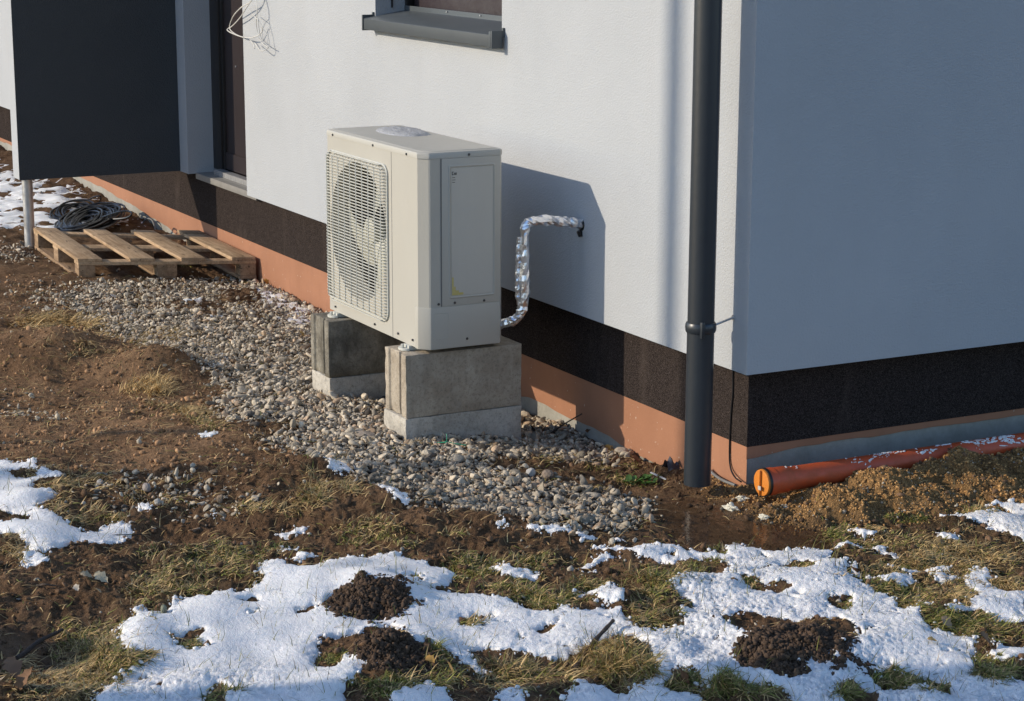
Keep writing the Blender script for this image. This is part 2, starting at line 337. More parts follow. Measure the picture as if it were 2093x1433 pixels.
sand = blur(maskof([[(1440, 975), (1530, 960), (1700, 930), (2150, 890), (2150, 1030), (1980, 1035), (1850, 1055), (1720, 1085), (1640, 1085), (1560, 1060), (1480, 1010)]], .05), 6, 10)
wet = blur(maskof([[(1300, 1000), (1420, 990), (1500, 1030), (1600, 1060), (1700, 1080), (1690, 1120), (1560, 1150), (1400, 1110), (1310, 1070)]], .05), 8, 12)
wet = np.maximum(wet, .6*blur(maskof([[(-60, 1250), (200, 1260), (160, 1380), (-60, 1390)], [(960, 1340), (1180, 1330), (1200, 1400), (980, 1410)]], .05), 5, 8))  # also over the shaded bottom-left spot and dark hollow: shade put into crumb tone
tan = blur(maskof([[(-80, 520), (150, 585), (80, 610), (200, 680), (420, 760), (470, 800), (440, 870), (640, 940), (300, 960), (-80, 940)]], .08), 14, 18)
moss = blur(maskof([[(1700, 1060), (2150, 1050), (2150, 1300), (1900, 1300), (1750, 1230), (1650, 1130)], [(250, 1120), (560, 1110), (520, 1200), (250, 1240)], [(900, 1130), (1150, 1120), (1150, 1180), (900, 1190)], [(1280, 1150), (1420, 1160), (1400, 1260), (1280, 1260)], [(70, 1433), (180, 1280), (300, 1220), (330, 1433)]], .12), 14, 18)
GZ = H1(GX, GY)
inn = ((A > 3.9) & (A < 21)).astype(float)
soft = 1-.62*tan
GZ = GZ+inn*(.012*fbm(GX, GY, 2.3, 3, 11)+(.015*fbm(GX, GY, 8, 4, 21)+.006*fbm(GX, GY, 36, 3, 31))*soft*(1+.7*sand)*(1-.6*grav)*(1-.5*wet))
GZ = GZ+inn*(1-tan)*(1-grav)*(1-.8*wet)*(.027*(.4-np.abs(fbm(GX, GY, 4.5, 3, 81)))+.006*(.4-np.abs(perlin(GX*22, GY*22, 83))))+inn*tan*.02*fbm(GX, GY, 3.2, 2, 87)
GZ = GZ-.006*grav
houseclip = (GX < -.13) & (GY > .12); GZ = np.where(houseclip, np.minimum(GZ, -.6), GZ)
def gh(x, y):
    x = np.asarray(x, float); y = np.asarray(y, float)
    a = (x-CP[0])*FWD[0]+(y-CP[1])*FWD[1]; b = (x-CP[0])*LAT[0]+(y-CP[1])*LAT[1]
    i = np.clip(np.searchsorted(ga, a)-1, 0, len(ga)-2); j = np.clip(np.searchsorted(gb, b)-1, 0, len(gb)-2)
    fa = np.clip((a-ga[i])/(ga[i+1]-ga[i]), 0, 1); fb = np.clip((b-gb[j])/(gb[j+1]-gb[j]), 0, 1)
    return GZ[i, j]*(1-fa)*(1-fb)+GZ[i+1, j]*fa*(1-fb)+GZ[i, j+1]*(1-fa)*fb+GZ[i+1, j+1]*fa*fb
def field(F, x, y):
    a = (x-CP[0])*FWD[0]+(y-CP[1])*FWD[1]; b = (x-CP[0])*LAT[0]+(y-CP[1])*LAT[1]
    i = np.clip(np.searchsorted(ga, a), 0, len(ga)-1); j = np.clip(np.searchsorted(gb, b), 0, len(gb)-1); return F[i, j]
def atg(u, v):                                                # point of the ground seen at a photo pixel (arrays or numbers)
    u = np.asarray(u, float); v = np.asarray(v, float)
    d = v_[None]+r_[None]*((u.ravel()-IW/2)/CF)[:, None]-u_[None]*((v.ravel()-IH/2)/CF)[:, None]
    z = np.full(len(d), -.47)
    for _ in range(9):
        p = CP+d*((z-CP[2])/d[:, 2])[:, None]; z = .5*z+.5*gh(p[:, 0], p[:, 1])
    p[:, 2] = gh(p[:, 0], p[:, 1]); return p
def at(u, v): return atg([u], [v])[0]
na, nb = GX.shape; idx = np.arange(na*nb).reshape(na, nb)
Q = np.stack([idx[:-1, :-1], idx[:-1, 1:], idx[1:, 1:], idx[1:, :-1]], -1).reshape(-1, 4)
zone = np.stack([sand, wet, np.maximum(tan*(1-.8*grav), 0), moss*(.6+.4*(fbm(GX, GY, 5, 3, 77) > 0))], -1).reshape(-1, 4)
V = np.stack([GX, GY, GZ], -1).reshape(-1, 3)
tag(npmesh('ground', V, Q[:, ::-1] if False else Q, M['soil'], None, True, zone, 'zone'), None, None, None, 'structure')

# ------------------------------------------------------------------ snow
SNOW = [Z5([(-90, 30), (50, 50), (90, 72), (190, 48), (230, 62), (215, 88), (245, 108), (320, 115), (360, 130), (330, 150), (230, 165), (170, 200), (290, 230), (330, 245), (240, 280), (190, 300), (280, 340), (370, 390), (430, 440), (480, 455), (560, 415), (640, 390), (720, 395), (775, 435), (760, 465), (700, 490), (620, 495), (560, 505), (480, 500), (400, 515), (330, 535), (270, 575), (170, 570), (160, 520), (100, 480), (-90, 465)]),
  Z5([(125, 600), (180, 585), (250, 590), (275, 630), (200, 645), (150, 655)]), Z5([(790, 290), (840, 280), (870, 335), (830, 345), (790, 310)]), Z5([(1205, 322), (1250, 312), (1290, 325), (1230, 337)]),
  Z5([(1590, 450), (1680, 405), (1730, 412), (1770, 405), (1760, 440), (1690, 460), (1620, 475)]), Z5([(1590, 545), (1640, 522), (1720, 528), (1690, 552), (1620, 557)]),
  Z5([(1630, 625), (1700, 597), (1790, 590), (1830, 603), (1760, 615), (1690, 640)]),
  Z5([(660, 1015), (720, 950), (790, 925), (740, 885), (800, 860), (900, 880), (960, 868), (1010, 805), (1030, 830), (1110, 820), (1200, 790), (1290, 785), (1380, 790), (1440, 745), (1520, 700), (1480, 690), (1480, 650), (1600, 630), (1640, 655), (1720, 668), (1800, 655), (1860, 640), (1920, 640), (1960, 615), (2093, 600),
      (2260, 570), (2330, 590), (2400, 625), (2500, 640), (2570, 660), (2620, 700), (2500, 750), (2400, 760), (2350, 745), (2460, 790), (2380, 850), (2300, 960), (2150, 990), (2080, 1010), (1900, 1040), (1820, 1060), (1830, 1130), (1770, 1210), (1900, 1220), (2010, 1290), (1990, 1330), (1960, 1470), (560, 1470), (550, 1385), (600, 1345), (690, 1290), (680, 1250), (760, 1220), (840, 1212), (900, 1162), (860, 1160), (760, 1160), (690, 1130), (700, 1060)]),
  Z6([(415, 800), (500, 785), (560, 805), (680, 800), (760, 810), (840, 840), (900, 850), (1000, 860), (1010, 882), (1100, 890), (1150, 930), (1200, 940), (1240, 900), (1290, 885), (1350, 915), (1440, 905), (1480, 875), (1540, 895), (1590, 855), (1640, 880), (1650, 920), (1640, 960), (1690, 1020), (1740, 1040), (1860, 1045), (2000, 1035), (2000, 1330), (1940, 1500), (1300, 1500), (1330, 1350), (1380, 1322), (1440, 1350), (1500, 1372), (1640, 1392), (1740, 1375), (1755, 1300), (1860, 1295), (1800, 1150), (1760, 1080), (1600, 1050), (1500, 1080), (1420, 1110), (1370, 1150), (1300, 1188), (1200, 1172), (1110, 1192), (1080, 1160), (1000, 1172), (900, 1150), (830, 1130), (760, 1120), (725, 1150), (790, 1230), (880, 1290), (830, 1292), (740, 1262), (690, 1210), (660, 1170), (600, 1150), (540, 1130), (520, 1090), (460, 1100), (400, 1080), (340, 1010), (250, 990), (340, 950), (460, 880)]),
  Z6([(-20, 1160), (100, 1150), (170, 1210), (160, 1260), (100, 1290), (60, 1340), (-60, 1400)]), Z6([(270, 1500), (300, 1390), (420, 1360), (510, 1300), (560, 1350), (640, 1390), (690, 1500)]), Z6([(900, 1392), (960, 1370), (1040, 1390), (1120, 1500), (930, 1500)]),
  Z7([(-250, 545), (-100, 545), (0, 558), (60, 555), (150, 558), (230, 560), (330, 575), (375, 590), (380, 530), (430, 512), (500, 530), (570, 560), (700, 575), (740, 575), (790, 560), (880, 548), (930, 565), (972, 570), (970, 600), (920, 615), (1000, 640), (1040, 648), (1090, 665), (1100, 720), (1180, 750), (1260, 790), (1340, 830), (1380, 860), (1440, 880), (1500, 890), (1490, 930), (1520, 970), (1600, 1010), (1700, 1050), (1800, 1065), (1830, 1090), (1820, 1130), (1800, 1200), (1820, 1260), (1780, 1305), (1900, 1330), (2000, 1320), (2200, 1310), (2200, 1500), (-10, 1500), (-20, 1020), (130, 1010), (160, 950), (100, 940), (110, 910), (200, 880), (180, 860), (90, 800), (60, 740), (110, 700), (160, 675), (290, 668), (380, 690), (400, 650), (370, 620), (330, 600), (200, 595), (60, 618), (-60, 600), (-150, 590)]),
  Z7([(1600, 320), (1680, 300), (1760, 315), (1900, 330), (2020, 340), (1960, 300), (1870, 300), (1860, 280), (1960, 275), (2200, 280), (2200, 540), (2060, 500), (2000, 460), (1890, 440), (1870, 390), (1780, 370), (1740, 345), (1650, 335)]),
  Z7([(1100, 430), (1140, 420), (1200, 440), (1280, 455), (1230, 470), (1150, 468)]), Z7([(1580, 445), (1640, 435), (1690, 450), (1730, 490), (1650, 497), (1590, 470)]),
  Z7([(990, 535), (1110, 520), (1140, 503), (1180, 520), (1270, 520), (1350, 550), (1410, 560), (1400, 578), (1350, 578), (1290, 553), (1200, 543), (1100, 548), (1010, 553)]),
  Z7([(1310, 630), (1400, 640), (1480, 655), (1600, 638), (1680, 650), (1700, 682), (1600, 668), (1500, 672), (1400, 678)]), Z7([(1240, 710), (1330, 703), (1440, 698), (1470, 720), (1440, 745), (1380, 757), (1300, 733)]), Z7([(1560, 690), (1700, 688), (1720, 720), (1600, 728)]),
  Z7([(1080, 660), (1130, 655), (1210, 700), (1150, 690)]),
  Z7([(1750, 700), (1800, 670), (1890, 685), (1900, 740), (1960, 790), (2000, 815), (2200, 790), (2200, 985), (1990, 970), (1920, 940), (1870, 900), (1750, 895), (1650, 912), (1640, 880), (1740, 868), (1810, 850), (1820, 820), (1760, 760)]),
  Z7([(1900, 1140), (1940, 1100), (2200, 1095), (2200, 1170), (2000, 1215), (1930, 1190)]), Z7([(1500, 830), (1570, 825), (1560, 862), (1510, 852)]),
  Z6([(190, 165), (240, 185), (320, 225), (410, 272), (370, 287), (290, 267), (220, 220)]), Z6([(870, 390), (940, 373), (990, 400), (900, 405)]), Z6([(1060, 413), (1160, 410), (1240, 423), (1320, 445), (1400, 448), (1500, 478), (1450, 488), (1350, 463), (1250, 458), (1110, 442)]),
  Z6([(1565, 482), (1620, 488), (1670, 515), (1590, 503)]), Z6([(1420, 525), (1500, 520), (1600, 545), (1700, 550), (1790, 545), (1850, 558), (1994, 558), (1994, 612), (1900, 622), (1800, 602), (1720, 602), (1620, 573), (1500, 548)]),
  Z6([(1360, 642), (1430, 618), (1520, 588), (1620, 590), (1540, 617), (1440, 638)]), Z6([(820, 645), (900, 670), (930, 640), (980, 662), (1010, 685), (1100, 688), (1160, 693), (1140, 727), (1060, 742), (960, 727), (900, 692)]),
  Z6([(1350, 810), (1430, 790), (1540, 760), (1640, 785), (1650, 830), (1580, 850), (1500, 850), (1440, 812)]), Z6([(1400, 662), (1480, 672), (1460, 692)]), Z6([(-100, 62), (60, 68), (110, 92), (30, 95), (-80, 80)]),
  [(400, 885), (440, 884), (442, 893), (410, 893)], [(380, 612), (412, 612), (410, 620), (384, 620)], [(405, 664), (440, 664), (438, 671), (402, 671)]]
HOLE = [Z5([(35, 122), (110, 100), (235, 108), (200, 130), (90, 138)]), Z5([(-90, 310), (60, 312), (165, 350), (160, 378), (60, 392), (-90, 395)]), Z5([(975, 1050), (1060, 1040), (1190, 1025), (1150, 1060), (1110, 1090), (1210, 1110), (1180, 1138), (1060, 1142), (1000, 1090)]), Z5([(1370, 825), (1500, 818), (1490, 842), (1400, 845)]), Z5([(1400, 920), (1480, 888), (1440, 932)]), Z5([(1690, 905), (1760, 880), (1825, 882), (1720, 915)]),
  Z5([(1870, 850), (1960, 760), (2093, 735), (2250, 770), (2330, 820), (2320, 870), (2200, 930), (2093, 945), (1960, 925)]), Z5([(1150, 1380), (1250, 1320), (1310, 1350), (1280, 1470), (1130, 1470)]), Z5([(780, 1270), (860, 1275), (860, 1295), (790, 1290)]), Z5([(850, 1325), (920, 1330), (890, 1345)]), Z5([(905, 900), (975, 895), (965, 925), (915, 935)]),
  Z6([(330, 710), (400, 700), (475, 708), (440, 735), (350, 735)]), Z6([(690, 960), (770, 930), (890, 940), (870, 965), (790, 985), (740, 1040), (690, 1000)]), Z6([(1100, 1040), (1230, 1010), (1260, 985), (1240, 1030), (1150, 1060)]), Z6([(1010, 1075), (1050, 1080), (1040, 1095)]),
  Z7([(340, 960), (500, 930), (560, 940), (700, 950), (860, 967), (1040, 945), (1100, 980), (1165, 1045), (1080, 1080), (1040, 1130), (860, 1147), (810, 1180), (800, 1270), (700, 1282), (620, 1240), (500, 1220), (440, 1150), (430, 1120), (550, 1100), (480, 1040), (400, 990)]),
  Z7([(440, 690), (520, 700), (590, 740), (700, 738), (760, 765), (600, 770), (500, 740)]), Z7([(680, 645), (800, 630), (900, 650), (860, 668), (720, 665)]), Z7([(940, 850), (1010, 820), (1110, 830), (1100, 880), (1050, 910), (980, 880)]), Z7([(1210, 1240), (1330, 1250), (1480, 1265), (1560, 1290), (1640, 1330), (1700, 1420), (1600, 1390), (1500, 1330), (1400, 1335), (1250, 1310)]),
  Z7([(1020, 1360), (1110, 1330), (1210, 1350), (1280, 1417), (1060, 1417)]), Z7([(30, 1330), (90, 1260), (150, 1250), (230, 1300), (240, 1360), (60, 1390)]), Z7([(240, 1350), (400, 1290), (480, 1320), (560, 1330), (700, 1330), (760, 1400), (740, 1500), (230, 1500)]), Z7([(760, 790), (810, 785), (820, 815), (780, 812)]), Z7([(640, 760), (700, 755), (690, 790), (650, 785)])]
sm = np.clip(maskof(SNOW, .012, 14, 41)-maskof(HOLE, .012, 14, 43), 0, 1)
far = blur(maskof([[(-90, 325), (20, 330), (50, 350), (130, 368), (170, 400), (240, 435), (285, 470), (150, 478), (60, 470), (-90, 465)]], .1), 6, 6)
far = far*((fbm(GX, GY, 5.5, 4, 91)+.15) > 0); wallsn = blur(maskof([[(515, 578), (575, 590), (645, 622), (640, 712), (598, 680), (545, 628)]], .03), 2, 3)*((fbm(GX, GY, 11, 3, 95)+.22) > 0)
gsn = maskof([[(150, 590), (600, 600), (640, 740), (560, 800), (330, 720)]], .05)*(fbm(GX, GY, 7, 3, 97) > .62)
sm = np.maximum(np.maximum(sm, far), np.maximum(wallsn, gsn*0.9)); sm = blur(sm, 1, 1, 2)
sm = sm-1.0*np.clip(fbm(GX, GY, 13, 4, 58, .6)-.38, 0, 1)*sst(-.8, .2, GX)*(.35+.65*sst(-.5, .3, B))+.38*fbm(GX, GY, 28, 4, 55, .65)*(sm > .02)*(sm < .98)
body = blur(np.clip(sm, 0, 1), 6, 8, 2)
th = np.clip((sm-.5)*2, 0, 1)**.5*.007+.017*sst(.45, 1, body)
rough = .5+.5*np.clip(perlin(GX*1.7, GY*1.7, 5)*2, -1, 1); rough = (.1+1.5*rough)*np.maximum(sst(-.4, .4, B), .8*sst(5.9, 5.5, A))
lump = (.5-np.abs(perlin(GX*48, GY*48, 61)))*.006+(.5-np.abs(perlin(GX*92, GY*92, 62)))*.007+.004*perlin(GX*14, GY*14, 64)-.0045
th = th+(sm > .5)*(lump*(.15+1.1*rough)*sst(.5, .8, body)-.006*sst(.5, .9, body)); SN = (sm > .5) & (A > 4.2) & (A < 20) & ~((GX < .0) & (GY > .07))
GS = blur(GZ, 5, 7, 2); fill = sst(.35, .95, body)
th = np.where(SN, np.maximum(th+fill*(GS-GZ), .002), -.012)
keep = (SN[:-1, :-1] | SN[1:, :-1] | SN[:-1, 1:] | SN[1:, 1:]).ravel(); SQ = Q[keep]
us, inv = np.unique(SQ, return_inverse=True); SV = V[us].copy(); SV[:, 2] += th.reshape(-1)[us]
tag(npmesh('snow', SV, inv.reshape(-1, 4), M['snow'], None, True), 'thin patchy white snow lying over the soil and grass', 'snow', None, 'stuff')
SNT = np.where(SN, th, 0)

# ------------------------------------------------------------------ scattered stones and clods
def ico():
    t = (1+5**.5)/2; v = np.array([(-1, t, 0), (1, t, 0), (-1, -t, 0), (1, -t, 0), (0, -1, t), (0, 1, t), (0, -1, -t), (0, 1, -t), (t, 0, -1), (t, 0, 1), (-t, 0, -1), (-t, 0, 1)], float)
    v /= np.linalg.norm(v[0])
    f = np.array([(0, 11, 5), (0, 5, 1), (0, 1, 7), (0, 7, 10), (0, 10, 11), (1, 5, 9), (5, 11, 4), (11, 10, 2), (10, 7, 6), (7, 1, 8), (3, 9, 4), (3, 4, 2), (3, 2, 6), (3, 6, 8), (3, 8, 9), (4, 9, 5), (2, 4, 11), (6, 2, 10), (8, 6, 7), (9, 8, 1)])
    return v, f
IV, IF = ico()
def scatter_rocks(name, P, size, tint, mat, label, cat, flat=.6, jag=.5, sink=.3, smooth=False):
    n = len(P); v = IV[None]*(1+jag*RNG.uniform(-1, 1, (n, 12, 1)))
    sc = np.stack([RNG.uniform(.85, 1.5, n), RNG.uniform(.5, 1.0, n), RNG.uniform(.35, .8, n)*flat/.6], -1)*size[:, None]*.5
    v = v*sc[:, None, :]
    def rot(v, ang, ax):
        c = np.cos(ang)[:, None]; s = np.sin(ang)[:, None]; i, j = [(1, 2), (2, 0), (0, 1)][ax]; w = v.copy()
        w[:, :, i] = v[:, :, i]*c-v[:, :, j]*s; w[:, :, j] = v[:, :, i]*s+v[:, :, j]*c; return w
    v = rot(rot(rot(v, RNG.normal(0, .45, n), 0), RNG.normal(0, .45, n), 1), RNG.uniform(0, 6.28, n), 2)
    v[:, :, 2] += (sc[:, 2]*(1-2*sink))[:, None]; v += P[:, None, :]
    F = (IF[None]+(np.arange(n)*12)[:, None, None]).reshape(-1, 3)
    return tag(npmesh(name, v.reshape(-1, 3), F, mat, None, smooth, np.repeat(tint, 12, 0)), label, cat, None, 'stuff')
def ico2():
    v = [tuple(p) for p in IV]; f = []; mid = {}
    def m(a, b):
        k = (min(a, b), max(a, b))
        if k not in mid: p = (np.array(v[a])+np.array(v[b])); v.append(tuple(p/np.linalg.norm(p))); mid[k] = len(v)-1
        return mid[k]
    for a, b, c in IF: ab, bc, ca = m(a, b), m(b, c), m(c, a); f += [(a, ab, ca), (b, bc, ab), (c, ca, bc), (ab, bc, ca)]
    return np.array(v), np.array(f)
IV2, IF2 = ico2()
def crushed(name, P, size, tint, mat, label, cat):            # angular chips: spheres cut by random planes
    n = len(P); v = np.repeat(IV2[None], n, 0)
    for _ in range(6):
        d = RNG.normal(0, 1, (n, 3)); d /= np.linalg.norm(d, axis=1)[:, None]; h = RNG.uniform(.22, .62, n)
        q = np.einsum('nvk,nk->nv', v, d)-h[:, None]; v = v-np.maximum(q, 0)[:, :, None]*d[:, None, :]
    sc = np.stack([RNG.uniform(.8, 1.5, n), RNG.uniform(.55, 1.1, n), RNG.uniform(.35, .75, n)], -1)*size[:, None]*.74; v = v*sc[:, None, :]
    for axn, ang in ((0, RNG.normal(0, .5, n)), (1, RNG.normal(0, .5, n)), (2, RNG.uniform(0, 6.28, n))):
        c = np.cos(ang)[:, None]; s_ = np.sin(ang)[:, None]; i, j = [(1, 2), (2, 0), (0, 1)][axn]; w = v.copy(); w[:, :, i] = v[:, :, i]*c-v[:, :, j]*s_; w[:, :, j] = v[:, :, i]*s_+v[:, :, j]*c; v = w
    v[:, :, 2] += (sc[:, 2]*.25)[:, None]; v += P[:, None, :]
    return tag(npmesh(name, v.reshape(-1, 3), (IF2[None]+(np.arange(n)*len(IV2))[:, None, None]).reshape(-1, 3), mat, None, False, np.repeat(tint, len(IV2), 0)), label, cat, None, 'stuff')
def sample(Fm, n, xr, yr):
    out = []; tot = 0
    while tot < n:
        x = RNG.uniform(*xr, n*2); y = RNG.uniform(*yr, n*2); k = RNG.uniform(0, 1, n*2) < field(Fm, x, y); out.append(np.stack([x[k], y[k]], -1)); tot += k.sum()
        if len(out) > 60: break
    return np.concatenate(out)[:n]
def on(pq, lift=0): return np.column_stack([pq, gh(pq[:, 0], pq[:, 1])+lift])
front = ~((GX < .0) & (GY > .07))
gn = np.where(fbm(GX, GY, 2.6, 3, 63) > .1-1.6*sst(-5.2, -2.6, GX), 1, .35); gw = np.clip(blur(grav, 9, 12)*1.9-.55+.55*fbm(GX, GY, 8, 3, 66), 0, 1); g1 = sample(gw*front*gn, 36000, (-8, .3), (-1.9, .08)); g2 = sample(grav2*front*.5, 520, (-4, .3), (-2.6, .0)); g3 = sample(np.clip(blur(grav, 12, 16)*.5, 0, 1)*front, 2500, (-8, .6), (-2.2, .08))
PP = np.concatenate([g1, g2, g3]); n_ = len(PP)
k = RNG.uniform(0, 1, n_); hue = RNG.uniform(0, 1, (n_, 1))
base = np.where(hue < .55, [[.56, .475, .35]], np.where(hue < .8, [[.43, .37, .285]], np.where(hue < .93, [[.46, .33, .215]], [[.13, .11, .09]])))
ti = base*(.5+1.0*RNG.uniform(0, 1, (n_, 1)))
damp = sst(.35, .95, PP[:, 0]*.5+1.2+.6*perlin(PP[:, 0]*2, PP[:, 1]*2, 8))[:, None]; ti = ti*(1-.25*damp)
sz = np.clip(RNG.lognormal(math.log(.0155), .45, n_), .005, .045); sz[len(g1):] *= .75; sz = sz*np.where(PP[:, 0] < -3, .85, 1)
pts = on(PP, .004); pts[:len(g1), 2] += RNG.uniform(-.012, .010, len(g1))
crushed('gravel', pts, sz, ti, M['stone'], 'loose pale grey crushed stone bed beside the house wall', 'gravel')
# clods: molehills, sand heap, bare soil
def disc(u, v, rl, rf, n):
    p = at(u, v); r = np.sqrt(RNG.uniform(0, 1, n)); t = RNG.uniform(0, 6.28, n); a = r*np.cos(t)*rl; b = r*np.sin(t)*rf
    return np.column_stack([p[0]+LAT[0]*a+FWD[0]*b, p[1]+LAT[1]*a+FWD[1]*b])
nosnow = 1-np.clip(sm, 0, 1)
c3 = sample(np.clip(sand, 0, 1)*front*(.5+.5*(fbm(GX, GY, 6, 3, 33) > 0)), 16000, (-.3, 1.6), (-.3, 2.2)); c4 = sample(nosnow*front*(1-.97*np.clip(grav*1.3, 0, 1))*(1-.85*tan), 24000, (-3.5, 2.6), (-3.3, 1.8)); c5 = sample(tan*front*.6, 6500, (-6, .5), (-2.8, -.3)); c6 = sample(np.clip(grav*1.2, 0, 1)*front, 9000, (-7, .4), (-1.9, .08))
CC = np.concatenate([c3, c4, c5, c6]); tcl = np.concatenate([np.array([[.48, .275, .11]])*RNG.uniform(.6, 1.35, (len(c3), 1)), np.array([[.165, .10, .058]])*RNG.uniform(.6, 1.5, (len(c4), 1)), np.array([[.38, .225, .12]])*RNG.uniform(.6, 1.5, (len(c5), 1)), np.array([[.20, .145, .10]])*RNG.uniform(.4, 1.5, (len(c6), 1))])
lt = RNG.uniform(0, 1, len(CC)) < .06; tcl[lt] = np.array([[.50, .44, .34]])*RNG.uniform(.5, 1.2, (int(lt.sum()), 1))
tcl = tcl*(1-.5*field(wet, CC[:, 0], CC[:, 1]))[:, None]
szc = np.clip(RNG.lognormal(math.log(.0055), .72, len(CC)), .0025, .03); szc[:len(c3)] = np.clip(RNG.lognormal(math.log(.0042), .65, len(c3)), .002, .015)
scatter_rocks('soil_crumbs', on(CC), szc, tcl, M['clod'], 'small brown clods and crumbs strewn over the bare ground', 'soil', .8, .3, .3)
def molehill(u, v, rl, rf, n, h, label, tint=(.090, .060, .040)):
    p = disc(u, v, rl, rf, n); c = at(u, v); d = np.hypot(((p-c[:2])@LAT)/rl, ((p-c[:2])@FWD)/rf)
    z = on(p); z[:, 2] += h*(1-d**2)*RNG.uniform(.3, 1, n); ti = np.array([tint])*RNG.uniform(.6, 1.5, (n, 1)); s_ = np.clip(RNG.lognormal(math.log(.0042), .7, n), .002, .022)
    o = scatter_rocks('molehill', z, s_, ti, M['clod'], label, 'molehill', .9, .3, .4)
    del o['kind']; o['group'] = 'fresh molehills in the snow'; return o
ed = ((sm > .12) & (sm < .62)).astype(float)*front*(GX > -3.2); e1 = sample(ed, 3400, (-3.2, 2.8), (-3.4, 2.0)); kk_ = np.clip(RNG.lognormal(math.log(.0062), .5, len(e1)), .002, .02)
scatter_rocks('snow_crumbs', on(e1, .002), kk_, np.full((len(e1), 3), .8), M['snow'], 'loose crumbs of snow along the melting edges of the snow', 'snow', .9, .25, .3, True)
molehill(765, 1228,   .165, .15, 14000, .018, 'small round dark molehill encircled by snow, left of the other fresh earth mounds')
molehill(800, 1335, .13, .13, 7000, .016, 'ragged crumbly earth mound with straw in it, just below the round molehill')
molehill(1640, 1322, .215, .17, 17000, .013, 'widest dark earth mound, surrounded by snow at the lower right')

# ------------------------------------------------------------------ grass
def blades(P, L, lean, width, tint, heading=None, snowlift=False):
    n = len(P); hd = RNG.uniform(0, 6.28, n) if heading is None else heading; dx, dy = np.cos(hd), np.sin(hd)
    seg = 4; out = np.zeros((n, seg+1, 2, 3)); x = np.zeros(n); z = np.zeros(n)
    cur = lean+RNG.normal(0, .15, n); bend = RNG.uniform(.1, .55, n); side = RNG.normal(0, .25, n); hh = hd.copy()
    px, py = P[:, 0].copy(), P[:, 1].copy(); pz = P[:, 2].copy()
    for k in range(seg+1):
        wd = width*(1-(k/seg)**1.6)*.5+.0002; nx, ny = -np.sin(hh), np.cos(hh)
        out[:, k, 0] = np.stack([px-nx*wd, py-ny*wd, pz], -1); out[:, k, 1] = np.stack([px+nx*wd, py+ny*wd, pz+wd*.5], -1)
        st_ = L/seg; px = px+np.cos(hh)*np.sin(cur)*st_; py = py+np.sin(hh)*np.sin(cur)*st_; pz = pz+np.cos(cur)*st_
        pz = np.maximum(pz, gh(px, py)+.003); cur = cur+bend*.5; hh = hh+side*.5
    Fq = np.array([(2*k, 2*k+1, 2*k+3, 2*k+2) for k in range(seg)]); m = (seg+1)*2
    return out.reshape(-1, 3), (Fq[None]+(np.arange(n)*m)[:, None, None]).reshape(-1, 4), np.repeat(tint, m, 0)
